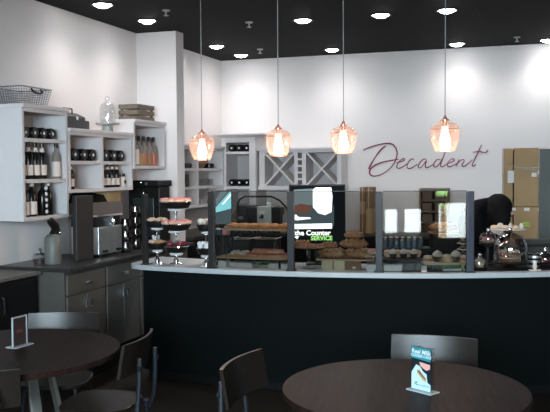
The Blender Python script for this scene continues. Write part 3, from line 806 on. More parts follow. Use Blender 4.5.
b = BM(); lathe(b, [(.022, 0), (.022, .20), (.01, .24), (.008, .33)], 12); obj('bottle_body', b, 'label', t, True)
b = BM(); tube(b, [(0, 0, .33), (0, 0, .37), (-.03, -.02, .37)], .006); obj('pump', b, 'foil', t, True)
# boxes and wooden shelf on the back counter
def wooden_pigeonholes(name, label, px0, px1, ytop, rows, Y=9.10, boxes=True):
    x0, x1 = yx(px0, Y), yx(px1, Y); zt = onY((px0+px1)/2, ytop, Y)[2]
    t = thing(name, label, 'shelf', (x0, Y, BZ)); w = x1-x0; h = zt-BZ
    b = BM(); box(b, 0, w, .28, .29, 0, h); obj('back_board', b, 'kraftd', t)
    for x_ in (0, w-.018):
        b = BM(); box(b, x_, x_+.018, 0, .28, 0, h); obj('side_board', b, 'kraftd', t)
    for r_ in range(rows+1):
        z = (h-.018)*r_/rows
        b = BM(); box(b, .018, w-.018, 0, .28, z, z+.018); obj('shelf_board', b, 'crate', t)
    return (x0, Y, w, h)
x0, y0, w, h = wooden_pigeonholes('wooden_shelf', 'dark wooden shelf on the back counter seen through the right glass panel', 419, 447, 188.5, 4)
bx = None
for r_ in range(1, 4):
    for k in range(2):
        z = BZ + (h-.018)*r_/4 + .018
        if bx is None:
            b = BM(); box(b, -.055, .055, 0, .2, 0, .09); bx = obj('brown_package', b, mat('brown_package', (.13, .08, .055), .7), bevel=.004); o = bx; o.location = (x0+.09+.15*k, y0+.03, z)
            tag(o, 'x', 'package', 'packages in the dark wooden shelf')
        else: o = dup(bx, (x0+.085+.145*k, y0+.03+.02*((r_+k) % 2), z), .0)
        o['label'] = 'brown package in the dark wooden shelf, %s board from top, %s one' % (ORD[3-r_], ['left', 'right'][k])
cbp = [(360.5, 365.2, 186.5, 200), (360.5, 365.2, 201, 212), (360.5, 366, 213, 231), (365.8, 371.5, 187, 207), (366.2, 371.5, 208.3, 231)]
Y = 9.10
cols = [([(231.5, 214), (213.4, 201.5), (201, 187)], 359.8, 365.2), ([(231.5, 208.6), (208, 187)], 365.7, 371.6)]
for ci, (st, p0, p1) in enumerate(cols):
    x0_, x1_ = yx(p0, Y), yx(p1, Y); z = BZ
    for k, (yb, yt) in enumerate(st):
        zt = onY((p0+p1)/2, yt, Y)[2]
        t = thing('cardboard_box', ('narrow left column of brown boxes on back counter, %s box' % ['lowest', 'middle', 'topmost'][k]) if ci == 0 else
                  ('right column of brown boxes on back counter, %s box' % ['lower', 'upper'][k]), 'box', ((x0_+x1_)/2, Y, z))
        w = (x1_-x0_)/2
        b = BM(); box(b, -w, w, 0, .25, 0, zt-z-.002); obj('carton', b, ['kraftd', 'card'][(k+ci) % 2], t, bevel=.003)
        b = BM(); box(b, -w*.15, w*.15, -.0015, 0, 0, zt-z-.002); obj('tape', b, 'sand', t)
        z = zt

# ------------------------------------------------------------------ boxes in the storeroom
cols2 = [([(300, 206, ), (206, 165.5), (165.5, 148.5)], 503.5, 512.6, 9.62), ([(300, 206.5), (206.5, 167.5), (167.5, 146)], 514, 538.2, 9.60)]
for ci, (st, p0, p1, Y) in enumerate(cols2):
    x0_, x1_ = onY(p0, 190, Y)[0], onY(p1, 190, Y)[0]; z = 0.
    for k, (yb, yt) in enumerate(st):
        zt = onY((p0+p1)/2, yt, Y)[2]
        n_low = 2 if k == 0 else 1
        hz = (zt-z)/n_low
        for q in range(n_low):
            lb = ('narrow cardboard box in the storeroom opening, left column, ' if ci == 0 else 'wide cardboard box in the storeroom opening, right column, ') + (['lowest', 'second from bottom', 'third from bottom', 'topmost'][q if k == 0 else k+1])
            t = thing('cardboard_box', lb, 'box', ((x0_+x1_)/2, Y, z+hz*q)); w = (x1_-x0_)/2
            b = BM(); box(b, -w, w, 0, .42, 0, hz-.004); obj('carton', b, 'card', t, bevel=.005)
            if ci == 1 and k == 0 and q == 1:
                b = BM(); box(b, -.045, .045, -.002, 0, hz*.62, hz*.62+.022); box(b, -.035, .035, -.002, 0, hz*.62+.03, hz*.62+.05); obj('lime_mark', b, 'lime', t)
                for u in (-.17, -.02, .13):
                    b = BM(); box(b, u, u+.06, -.002, 0, hz-.05, hz-.015); obj('tape_mark', b, 'paper', t)
            if ci == 0 and k == 1:
                b = BM(); box(b, -.005, .065, -.002, 0, hz-.20, hz-.06); obj('white_label', b, 'paper', t)
            if ci == 1 and k == 1:
                b = BM(); box(b, .06, .115, -.002, 0, hz-.105, hz-.06); obj('white_label', b, 'paper', t)
                b = BM(); box(b, .125, .165, -.002, 0, hz-.08, hz-.035); obj('white_label', b, 'paper', t)
                b = BM(); box(b, -w, w, -.001, 0, hz-.018, hz-.006); obj('tape', b, 'edge', t)
        z = zt

# ------------------------------------------------------------------ curved counter
def arc_band(bm, R0, R1, a0, a1, z0, z1, n=40):
    rows = []
    for i in range(n+1):
        a = a0 + (a1-a0)*i/n
        p, q = arcp(R0, a), arcp(R1, a)
        rows.append([bm.verts.new((p[0], p[1], z0)), bm.verts.new((q[0], q[1], z0)), bm.verts.new((q[0], q[1], z1)), bm.verts.new((p[0], p[1], z1))])
    for i in range(n):
        for k in range(4):
            bm.faces.new((rows[i][k], rows[i][(k+1) % 4], rows[i+1][(k+1) % 4], rows[i+1][k]))
    bm.faces.new(rows[0][::-1]); bm.faces.new(rows[-1])
    return bm
aL, aR = ang(143.5, 4.79), .95
t = thing('service_counter', 'long curved dark counter with white top edge across the room', 'counter', (0, 0, 0))
RB = 4.25; CZ = .902
b = BM(); arc_band(b, RB+.05, 4.80, aL, aR, .07, .866, 60); obj('front_panel', b, 'counter', t, True)
b = BM(); arc_band(b, RB+.1, 4.765, aL+.004, aR, 0, .07, 60); obj('toe_kick', b, 'black', t, True)
b = BM()
pts = [arcp(RF, aL+(aR-aL)*i/70) for i in range(71)] + [arcp(RB, aR-(aR-aL)*i/70) for i in range(71)]
# left end swept out and rounded
cor = [arcp(RB, aL-.055), arcp(RB+.10, aL-.057), arcp(RF-.22, aL-.043), arcp(RF-.12, aL-.037), arcp(RF-.07, aL-.032), arcp(RF-.035, aL-.024), arcp(RF-.01, aL-.012)]
pts += cor
prism(b, pts, .866, CZ)
obj('countertop', b, 'white', t, bevel=.003)

# ------------------------------------------------------------------ glass guard on the counter
t = thing('glass_sneeze_guard', 'glass guard with charcoal posts standing along the counter top', 'glass guard', (0, 0, CZ))
PX = [145.3, 212, 291, 379, 470]
pc = {p: arcp(4.775, ang(p, 4.775)) for p in PX}
GT = .60
for i, p in enumerate(PX):
    a = ang(p, 4.775); x, y = pc[p]
    m = Matrix.Translation((x, y, 0)) @ Matrix.Rotation(a, 4, 'Z')
    w = .019 if i == 0 else .025
    hh = .585 if i else .56
    b = BM(); box(b, -w, w, -.02, .02, .008, hh, m); ps = obj('post', b, 'post' if i < 4 else mat('blue_grey_metal', (.07, .075, .10), .35, .5), t, bevel=.003)
    b = BM(); box(b, -w-.01, w+.01, -.03, .03, 0, .008, m); obj('foot_plate', b, 'post', ps)
for i in range(1, 4):
    (x0, y0), (x1, y1) = pc[PX[i]], pc[PX[i+1]]
    d = Vector((x1-x0, y1-y0, 0)); L = d.length; d.normalize(); a = atan2(d.y, d.x)
    m = Matrix.Translation((x0, y0, 0)) @ Matrix.Rotation(a, 4, 'Z')
    b = BM(); box(b, .027, L-.027, -.004, .004, .012, .585, m); obj('glass_panel', b, 'glassp', t)
    b = BM(); box(b, .027, L-.027, -.005, .005, .585, .59, m); obj('edge_strip', b, 'post', t)
# black arched rail in the first bay
P0 = Vector((*arcp(4.55, ang(238, 4.55)), 0)); P1 = Vector((*arcp(4.55, ang(288, 4.55)), 0))
zA = zpx(262, 196.5, 4.55)-CZ
b = BM(); pts = []
for f, hz_ in ((0, .30), (.0, zA-.06), (.04, zA-.025), (.14, zA), (.68, zA), (.84, zA-.03), (.95, zA-.075), (1, zA-.11), (1, .30)):
    p = P0.lerp(P1, f); pts.append((p.x, p.y, hz_))
sm = []
for i in range(len(pts)-1):
    for k in range(4): sm.append(Vector(pts[i]).lerp(Vector(pts[i+1]), k/4))
sm.append(Vector(pts[-1]))
tube(b, sm, .0075, 8); obj('arched_rail', b, 'blackmetal', t, True)
# upper shelf of the first bay (part of the guard) on two uprights
zs1 = zpx(260, 228.5, 4.6) - CZ
a0, a1 = ang(226, 4.6), ang(289.5, 4.6)
b = BM(); arc_band(b, 4.45, 4.66, a0, a1, zs1-.014, zs1, 10); obj('upper_shelf', b, 'tray', t)
for f in (.02, .98):
    b = BM(); p = arcp(4.5, a0+(a1-a0)*f); box(b, p[0]-.008, p[0]+.008, p[1]-.008, p[1]+.008, 0, zs1-.014); obj('shelf_upright', b, 'blackmetal', t)
SH1 = CZ + zs1

# ------------------------------------------------------------------ pastry prototypes
def named(kind, o): PRO[kind] = [o, False]
def food(kind, name, cat, bm, m, parts=(), smooth=True):
    t = thing(name, 'x', cat)
    if not parts:
        C.objects.unlink(t); bpy.data.objects.remove(t)
        t = obj(name, bm, m, smooth=smooth); tag(t, 'x', cat)
    else:
        obj(parts[0][0], bm, m, t, smooth)
        for nm, bb, mm in parts[1:]: obj(nm, bb, mm, t, True)
    named(kind, t)
b = BM(); torus(b, (0, 0, .017), .028, .017, 12, 7); b2 = BM(); torus(b2, (0, 0, .024), .028, .0145, 12, 6, .9)
food('donut', 'doughnut', 'doughnut', b, 'dough', [('ring', None, None), ('icing', b2, 'pinkf')])
b = BM(); blob(b, (0, 0, .020), .045, .036, .020, 12, 7, .05); food('bun', 'bun', 'bun', b, 'dough')
b = BM(); pts = []
for i in range(9):
    f = (i-4)/4; pts.append((.06*f, .035*f*f, .022))
tube(b, pts, [.006, .012, .018, .022, .0235, .022, .018, .012, .006], 8)
for i in range(5): torus(b, (.026*(i-2), .035*(.026*(i-2)/.06)**2, .022), .0205, .0035, 10, 4)
food('croissant', 'croissant', 'croissant', b, 'gold')
b = BM(); blob(b, (0, 0, .045), .13, .062, .045, 16, 9, .03); b2 = BM()
for k in range(4): tube(b2, [(-.075+.05*k, -.04, .074), (-.065+.05*k, 0, .0905), (-.055+.05*k, .04, .074)], .005, 6)
food('loaf', 'bread_loaf', 'bread', b, 'crust', [('crust', None, None), ('score_marks', b2, 'dough')])
b = BM(); lathe(b, [(.021, 0), (.030, .036)], 14); b2 = BM(); lathe(b2, [(.031, .036), (.034, .046), (.028, .058), (.016, .068), (.003, .075)], 14)
food('cupcake', 'cupcake', 'cupcake', b, 'choc', [('wrapper', None, None), ('frosting', b2, 'cream')])
b = BM(); lathe(b, [(.028, 0), (.040, .04), (.042, .05), (.03, .064), (.004, .07)], 14); food('muffin', 'muffin', 'muffin', b, 'dough')
b = BM(); box(b, -.045, .045, -.032, .032, 0, .018); b2 = BM()
for i in range(4):
    for k in range(2): blob(b2, (-.03+.02*i, -.014+.028*k, .022), .012, .013, .010, 7, 5, .1)
food('pizza', 'focaccia_slice', 'focaccia', b, 'gold', [('crumb', None, None), ('topping', b2, 'meat')], False)
b = BM(); lathe(b, [(.036, 0), (.044, .016), (.04, .018)], 14); b2 = BM()
for i in range(4): blob(b2, (.02*cos(i*PI/2), .02*sin(i*PI/2), .026), .014, .014, .014, 7, 5)
food('tart', 'cream_tart', 'tart', b, 'gold', [('shell', None, None), ('cream_swirl', b2, 'cream')])
b = BM(); lathe(b, [(.024, 0), (.03, .05), (.028, .052)], 12); 
for i in range(7): blob(b, (.026*cos(i*2*PI/7), .026*sin(i*2*PI/7), .052), .008, .008, .012, 6, 4)
food('papercup', 'scalloped_paper_cup', 'paper cup', b, 'paper')
b = BM(); blob(b, (0, 0, .03), .032, .02, .03, 10, 7, .05); food('meringue', 'meringue', 'meringue', b, 'cream')

# ------------------------------------------------------------------ tiered cake stands
def stand(px, R, ybase, tiers, label):
    x, y = ring(px, R, ybase)
    t = thing('tiered_cake_stand', label, 'cake stand', (x, y, CZ))
    zs_ = [zpx(px, yy, R)-CZ for yy, r in tiers]
    b = BM(); lathe(b, [(.055, 0), (.055, .006), (.02, .02), (.026, .035), (.012, .05), (.007, .06)], 20); obj('foot', b, 'chrome', t, True)
    b = BM(); prof = [(.007, .055)]
    for z in zs_:
        prof += [(.007, z-.085), (.016, z-.075), (.016, z-.07), (.008, z-.06), (.008, z+.002)]
    lathe(b, prof, 14); obj('stem', b, 'chrome', t, True)
    for z, (yy, r) in zip(zs_, tiers):
        b = BM(); torus(b, (0, 0, z-.058), r*.45, .010, 22, 6); lathe(b, [(.008, z-.066), (r*.45, z-.066), (r*.45, z-.050), (.008, z-.048)], 18); obj('collar', b, 'foil', t, True)  # collar: pale foil colour stands in for bright highlights on chrome
        b = BM(); lathe(b, [(r*.42, z-.048), (r*.80, z-.042), (r, z-.002), (r, z+.008), (r-.004, z+.008), (r*.9, z), (.015, z)], 28); pl = obj('plate', b, 'dtray', t, True)
        b = BM(); torus(b, (0, 0, z+.005), r, .003, 28, 5); obj('rim', b, 'chrome', pl, True)
    return (x, y, [CZ+z for z in zs_], [r for yy, r in tiers])
def ringput(kind, cx, cy, z, r, n, lab, group, ph=0., sc=None):
    for k in range(n):
        a = ph + 2*PI*k/n
        put(kind, (cx+r*cos(a), cy+r*sin(a), z), a, lab % ORD[k], group, sc)
xa, ya, za_, ra = stand(157.5, 4.70, 265, [(243.5, .075), (221.5, .088)], 'leftmost tiered chrome cake stand on the counter, cream buns on top')
xb, yb, zb_, rb = stand(176.5, 4.66, 266, [(246.5, .10), (224.5, .12), (202.5, .125)], 'tallest tiered chrome cake stand, pink doughnuts on its upper plates')
xc_, yc_, zc_, rc_ = stand(206.5, 4.73, 267.5, [(248.5, .075), (225, .072)], 'chrome cake stand left of the second post, paper cups on lower plate')
ringput('bun', xa, ya, za_[1], .052, 5, 'cream bun on the top plate of the leftmost cake stand, %s round the plate', 'cream buns on the left stand', .3, .8)
put('bun', (xa-.035, ya-.02, za_[0]), .3, 'cream bun at left on the lower plate of the leftmost stand', None)
put('papercup', (xa-.03, ya+.035, za_[0]), 0, 'white paper cup at back of the lower plate of leftmost stand', None)
put('croissant', (xa+.03, ya-.03, za_[0]), .2, 'golden croissant on the lower plate of the leftmost cake stand', None, .8)
ringput('donut', xb, yb, zb_[2], .085, 7, 'pink doughnut on the top plate of the tallest stand, %s round the plate', 'doughnuts on the top plate', .1)
ringput('donut', xb, yb, zb_[1], .08, 7, 'pink doughnut on the middle plate of the tallest stand, %s round the plate', 'doughnuts on the middle plate', .4)
b = BM(); blob(b, (0, 0, .022), .035, .03, .022, 9, 6, .1); food('berrycake', 'berry_cake', 'cake', b, 'berry')
ringput('berrycake', xb, yb, zb_[0], .062, 5, 'dark berry cake on the bottom plate of the tallest stand, %s round the plate', 'berry cakes on the bottom plate', .5)
ringput('meringue', xc_, yc_, zc_[1], .04, 4, 'white meringue on the upper plate of the rightmost cake stand, %s', 'meringues on the stand', .2, .85)
ringput('papercup', xc_, yc_, zc_[0], .048, 5, 'scalloped white paper cup on the lower plate of rightmost cake stand, %s', 'paper cups on the stand', .2, .85)

# ------------------------------------------------------------------ lit screens behind the guard
def quad(bm, cx, cz, w, h, y=-.001): add(bm, [(cx-w/2, y, cz-h/2), (cx+w/2, y, cz-h/2), (cx+w/2, y, cz+h/2), (cx-w/2, y, cz+h/2)], [(0, 1, 2, 3)])
def screen(px0, px1, py0, py1, R, label):
    pm = (px0+px1)/2; x, y = ring(pm, R); a = atan2(y, x)-PI/2
    Dd = hypot(x, y); w = (px1-px0)/F*Dd*1.0; zb_ = zpx(pm, py1, R); zt_ = zpx(pm, py0, R)
    t = thing('display_screen', label, 'screen', (x, y, CZ), a)
    h = zt_-zb_; z0 = zb_-CZ
    b = BM(); box(b, -w/2, w/2, 0, .035, z0, z0+h); bz = obj('bezel', b, 'blackmetal', t, bevel=.004)
    b = BM(); box(b, -.02, .02, .015, .035, .012, z0+.02); box(b, -.09, .09, -.05, .08, 0, .012); obj('stand', b, 'blackmetal', t, bevel=.002)
    return t, w, h, z0
t, w, h, z0 = screen(289, 345.5, 184.5, 247, 4.35, 'lit order screen behind the second glass panel, white and green text')
u = lambda px: (px-317.2)/56.5*w
v = lambda py: z0 + (247-py)/62.5*h
b = BM(); quad(b, 0, z0+h/2, w-.02, h-.02); obj('dark_picture', b, 'scr_dark', t)
def poly(name, m, pts, y): 
    b = BM(); add(b, [(u(p), y, v(q)) for p, q in pts], [tuple(range(len(pts)))]); return obj(name, b, m, t)
poly('pale_backdrop', 'scr_pale', [(294, 205), (294, 189.5), (331, 187.5), (331, 205)], -.0014)
poly('grey_backdrop', 'scr_blue', [(294, 226), (294, 205), (334, 205), (334, 226)], -.0014)
poly('pastry_picture', 'scr_brown', [(294, 212), (294, 206), (300, 203.5), (309, 205), (312, 210), (308, 213), (300, 213.5)], -.0018)
poly('white_shape', 'scr_white', [(313, 190), (316, 187.5), (331, 187.5), (332.5, 196), (331.5, 212), (325, 215), (318, 213), (313, 207)], -.0022)
poly('white_plate', 'scr_white', [(294, 215), (296, 214.5), (299, 217), (310, 217.3), (311, 218.6), (297, 220.2), (294, 219.5)], -.0022)
poly('white_bar', 'scr_white', [(294, 224), (332, 223.3), (332, 228.5), (294, 229)], -.0022)
m = Matrix.Translation((u(309), -.0024, v(233))) @ Matrix.Rotation(PI/2, 4, 'X')
text_mesh('white_text', 'at the Counter', w*.125, 'scr_white', t, m, 0, .0012)
m = Matrix.Translation((u(321.5), -.0024, v(238.3))) @ Matrix.Rotation(PI/2, 4, 'X')
text_mesh('green_text', 'SERVICE', w*.105, 'scr_green', t, m, 0, .0016)
poly('white_tick', 'scr_white', [(294.5, 236.5), (299, 236), (297, 239.2)], -.0022)
t, w, h, z0 = screen(211, 232.5, 190.5, 226, 4.45, 'small lit blue screen beside the second guard post')
u = lambda px: (px-221.75)/21.5*w
v = lambda py: z0 + (226-py)/35.5*h
b = BM(); quad(b, 0, z0+h/2, w-.01, h-.01); obj('dark_picture', b, 'scr_dark', t)
poly('grey_field', 'scr_blue', [(212, 213), (212, 191.5), (231.5, 191.5), (231.5, 224), (212, 224)], -.0014)
poly('pale_field', 'scr_pale', [(214, 202), (221, 191.8), (228, 191.8), (217, 205)], -.0018)
poly('cyan_beam', 'scr_cyan', [(213, 211), (219, 204), (230, 191.8), (231.4, 191.8), (231.4, 208.5), (222, 211), (213, 213)], -.0022)
poly('white_beam', 'scr_white', [(222, 204.5), (231, 193.5), (231, 196), (224, 204)], -.0026)

# ------------------------------------------------------------------ bay one: pastries on shelf and trays
def row(kind, px0, px1, n, R, z, lab, group, rot=None, sc=None, dR=0.):
    for k in range(n):
        px = px0 + (px1-px0)*k/max(1, n-1)
        x, y = ring(px, R + dR*(k % 2))
        put(kind, (x, y, z), (rot if rot is not None else ang(px, R)) + random.uniform(-.15, .15), lab % ORD[k], group, sc)
row('croissant', 233, 285, 6, 4.60, SH1, 'golden croissant in the front row on the wooden shelf, %s from left', 'croissants in the front row', None, .95)
row('bun', 237, 284, 6, 4.52, SH1, 'bun in the back row on the wooden shelf, %s from left', 'buns behind the croissants', None, .85)
def tray_on_legs(px0, px1, R0, R1, py, label, m='tray', name='serving_tray', leg=True, legh=None):
    Rm = (R0+R1)/2; zt = zpx((px0+px1)/2, py, R1)
    a0, a1 = ang(px0, Rm), ang(px1, Rm)
    o_ = arcp(Rm, (a0+a1)/2)
    t = thing(name, label, 'tray', (o_[0], o_[1], CZ))
    b = BM(); arc_band(b, R0, R1, a0, a1, zt-.012-CZ, zt-CZ, 12); bmesh.ops.translate(b, verts=b.verts, vec=(-o_[0], -o_[1], 0)); obj('board', b, m, t)
    if leg:
        for aa in (a0+.012, a1-.012):
            for rr in (R0+.02, R1-.02):
                p = arcp(rr, aa); b = BM(); box(b, p[0]-o_[0]-.007, p[0]-o_[0]+.007, p[1]-o_[1]-.007, p[1]-o_[1]+.007, 0, zt-.012-CZ); obj('leg', b, 'blackmetal', t)
    return zt
TZ1 = tray_on_legs(222, 290, 4.45, 4.70, 258, 'low serving tray on black legs behind the first glass panel', 'tray')
row('tart', 234.5, 243, 2, 4.64, TZ1, 'cream tart at left end of the low first tray, %s from left', 'cream tarts on the low tray')
row('tart', 236.5, 245.5, 2, 4.54, TZ1, 'cream tart behind the front tarts on the low first tray, %s from left', 'cream tarts on the low tray')
row('pizza', 251, 286, 5, 4.64, TZ1, 'focaccia slice with red topping in front on the low tray, %s from left', 'focaccia slices on the low tray', None, .95)
row('pizza', 252, 285, 5, 4.55, TZ1, 'focaccia slice in the back row on the low tray, %s from left', 'focaccia slices on the low tray', None, .95)
for k in range(3):
    px = 258+10*k; x, y = ring(px, 4.60); b_ = put('pizza', (x, y, TZ1+.032), .1*k, 'focaccia slice stacked on top of the others on the low tray, %s' % ORD[k], 'stacked focaccia slices', .95)
# cloth, dish with herbs below the tray
x, y = ring(263, 4.60); t = thing('white_dish', 'white dish of green herbs under the low first tray', 'dish', (x, y, CZ))
b = BM(); lathe(b, [(.06, 0), (.11, .028), (.105, .028), (.055, .006)], 24); obj('dish_shell', b, 'cloth', t, True)
b = BM()
for i in range(9): blob(b, (.05*cos(i*2.4)*(i/9), .05*sin(i*2.4)*(i/9), .022), .02, .015, .012, 6, 4)
obj('herbs', b, 'herb', t, True)
for k, (px, w_) in enumerate([(243, .10), (281, .09)]):
    x, y = ring(px, 4.60); b = BM(); box(b, -w_, w_, -.07, .07, 0, .012); box(b, -w_+.01, w_-.005, -.065, .066, .012, .024); box(b, -w_+.004, w_-.01, -.068, .062, .024, .036)
    o = obj('folded_napkin', b, 'cloth', loc=(x, y, CZ), rotz=ang(px), bevel=.004); tag(o, 'white folded napkin stack under the low first tray, %s side' % ['left', 'right'][k], 'napkin')
x, y = ring(224, 4.66); b = BM(); box(b, -.035, .035, -.05, .05, 0, .05); o = obj('folded_napkin', b, 'cloth', loc=(x, y, CZ), rotz=ang(224), bevel=.008); tag(o, 'small white napkin pile beside the second post foot', 'napkin')
# dark metal trays standing behind (between shelf and tray)
for k, (px, yb_, hw_, m_) in enumerate([(244, 246, .08, 'dtray'), (268, 243, .085, 'dtray')]):
    x, y = ring(px, 4.30); t = thing('baking_tin', ['black baking tin on the counter behind the tarts', 'black baking tin on the counter behind the focaccia slices'][k], 'baking tin', (x, y, CZ), ang(px))
    hz = zpx(px, 238, 4.30)-CZ
    b = BM(); box(b, -hw_, hw_, -.09, .09, 0, hz); obj('tin_body', b, m_, t, bevel=.01)
    b = BM(); tube(b, [(-hw_, -.09, hz), (hw_, -.09, hz), (hw_, .09, hz), (-hw_, .09, hz), (-hw_, -.09, hz)], .006, 6); obj('rim', b, 'chrome', t, True)
b_ = None
for k, px in enumerate((217.5, 226)):
    x, y = ring(px, 4.58); zc2 = zpx(px, 236, 4.58)
    t = thing('dessert_jar', ['small dessert jar with blue band beside the second post', 'small dessert jar with pink band right of the blue-banded jar'][k], 'jar', (x, y, CZ))
    hz = zc2-CZ
    b = BM(); lathe(b, [(.02, 0), (.03, .004), (.006, .02), (.006, hz-.02), (.03, hz), (.034, hz+.01)], 14); obj('pedestal', b, 'dtray', t, True)
    b = BM(); lathe(b, [(.028, hz+.01), (.03, hz+.02), (.03, hz+.05)], 14); obj('jar_body', b, ['bluej', 'pinkf'][k], t, True)
    b = BM(); lathe(b, [(.031, hz+.05), (.031, hz+.06)], 14); obj('lid', b, 'foil', t, True)

# ------------------------------------------------------------------ bay two: breads
x, y = ring(309, 4.62); zt = zpx(309, 247.5, 4.62)
t = thing('pedestal_plate', 'glass pedestal plate of sliced meat pastry left of the loaves', 'cake stand', (x, y, CZ))
hz = zt-CZ
b = BM(); lathe(b, [(.06, 0), (.055, .012), (.02, .02), (.012, .03), (.012, hz-.03), (.03, hz-.014)], 18); obj('stem', b, 'gclear', t, True)
b = BM(); lathe(b, [(.03, hz-.014), (.115, hz-.008), (.12, hz), (.03, hz)], 28); obj('plate', b, 'dtray', t, True)
for k in range(5):
    px = 298+5.6*k; xx, yy = ring(px, 4.62+.02*(k % 2))
    put('pizza', (xx, yy, zt), .5*k, 'slice of meat pastry on the glass pedestal plate, %s from left' % ORD[k], 'slices on the pedestal plate', .9)
put('loaf', (ring(302, 4.55)[0], ring(302, 4.55)[1], zt), .1, 'dark loaf lying at the back of the pedestal plate', None, .55)
x, y = ring(334, 4.62); zbx = zpx(345, 258.5, 4.66)
t = thing('paper_bag_box', 'beige box of parchment paper holding up the bread board', 'box', (x, y, CZ), ang(334)); hz = zbx-.014-CZ
b = BM(); box(b, -.085, .085, -.06, .06, 0, hz); obj('paper_stack', b, 'parch', t, bevel=.003)
b = BM(); box(b, -.004, .004, -.062, -.06, 0, hz); obj('seam', b, 'kraftd', t)
x, y = ring(353, 4.62); t = thing('kraft_crate', 'dark brown wooden crate under the bread board', 'crate', (x, y, CZ), ang(353))
b = BM(); box(b, -.06, .06, -.06, .06, 0, hz); obj('crate_body', b, 'kraftd', t, bevel=.003)
b = BM(); blob(b, (.01, -.062, .02), .014, .004, .01); obj('pale_tag', b, 'label', t, True)
a0, a1 = ang(318, 4.6), ang(374, 4.6); o_ = arcp(4.6, (a0+a1)/2)
b = BM(); arc_band(b, 4.48, 4.70, a0, a1, 0, .012, 10); bmesh.ops.translate(b, verts=b.verts, vec=(-o_[0], -o_[1], 0)); o = obj('bread_board', b, 'tray', loc=(o_[0], o_[1], CZ+hz)); tag(o, 'wooden bread board under the loaves, resting on two boxes', 'board')
LZ = CZ+hz+.012
loaves = [(333, 4.64, 0, .8), (359.5, 4.64, .05, .8), (372, 4.55, -.1, .45), (331, 4.54, .05, .8), (357, 4.54, 0, .8)]
for k, (px, R, rz, sc) in enumerate(loaves):
    x, y = ring(px, R); put('loaf', (x, y, LZ), ang(px)+rz, ['crusty loaf front left on the bread board', 'crusty loaf in the front middle of the bread board', 'small loaf at the right end of the bread board', 'crusty loaf back left on the bread board', 'crusty loaf back right on the bread board'][k], 'loaves on the bread board', sc)
for k, (px, R, rz, sc) in enumerate([(354, 4.59, .15, .84), (329, 4.59, -.1, .55)]):
    x, y = ring(px, R); put('loaf', (x, y, LZ+.069), ang(px)+rz, ['upper loaf lying across the stack of loaves, right one', 'upper loaf lying across the stack of loaves, left one'][k], 'loaves on top of the stack', sc)
x, y = ring(354, 4.57); put('loaf', (x, y, LZ+.141), ang(354)-.2, 'topmost small loaf crowning the bread stack', None, .6)
x, y = ring(373, 4.64); put('donut', (x, y, LZ+.035), 0, 'pink doughnut at the right end of the bread board beside the fourth post', None, 1.05)
# white tubs
for k, (px, w_) in enumerate([(371.5, .038), (392.5, .068)]):
    x, y = ring(px, 4.66); t = thing('white_tub', ['small white tub left of the fourth post foot', 'white tub right of the fourth post under the dark tray'][k], 'tub', (x, y, CZ), ang(px))
    b = BM(); box(b, -w_, w_, -.05, .05, 0, .045); obj('tub_body', b, 'paper', t, bevel=.006)
    b = BM(); box(b, -w_-.003, w_+.003, -.053, .053, .045, .052); obj('lid', b, 'white', t, bevel=.003)
# ------------------------------------------------------------------ bay three
zt = tray_on_legs(383, 421, 4.50, 4.72, 259.5, 'dark tray of cupcakes behind the third glass panel', 'dtray')
row('cupcake', 393, 414, 3, 4.64, zt, 'frosted cupcake in front on the dark tray, %s from left', 'cupcakes on the dark tray', 0, .95)
row('muffin', 388, 417, 4, 4.55, zt, 'pale muffin behind the cupcakes on the dark tray, %s from left', 'muffins on the dark tray', 0, .8)
x, y = ring(411, 4.63); b = BM(); box(b, -.07, .07, -.045, .045, 0, .055); o = obj('black_tin', b, 'wicker', loc=(x, y, CZ), rotz=ang(411), bevel=.004); tag(o, 'black textured tin under the dark cupcake tray', 'tin')
zt = tray_on_legs(422.5, 467, 4.50, 4.73, 263, 'wooden tray of cupcakes at the right of the third glass panel', 'tray')
row('cupcake', 437.5, 456, 2, 4.66, zt, 'frosted cupcake in front on the wooden tray, %s from left', 'cupcakes on the wooden tray', 0, 1.15)
row('tart', 428, 464, 4, 4.56, zt, 'cream tart in the back row on the wooden tray, %s from left', 'tarts on the wooden tray')
x, y = ring(447, 4.64); put('muffin', (x, y, zt), 0, 'pale muffin between the cupcakes on the wooden tray', None, .8)
x, y = ring(424, 4.745); b = BM(); box(b, -.018, .018, -.012, .012, 0, .045); o = obj('price_block', b, 'label', loc=(x, y, CZ), rotz=ang(424), bevel=.002); tag(o, 'cream block on the counter at left foot of the wooden tray', 'block')
x, y = ring(453, 4.68); b = BM(); box(b, -.075, .085, -.03, .03, 0, .018); o = obj('serving_slice', b, 'steel', loc=(x, y, CZ), rotz=ang(453), bevel=.006); tag(o, 'flat steel server lying under the wooden tray', 'server')
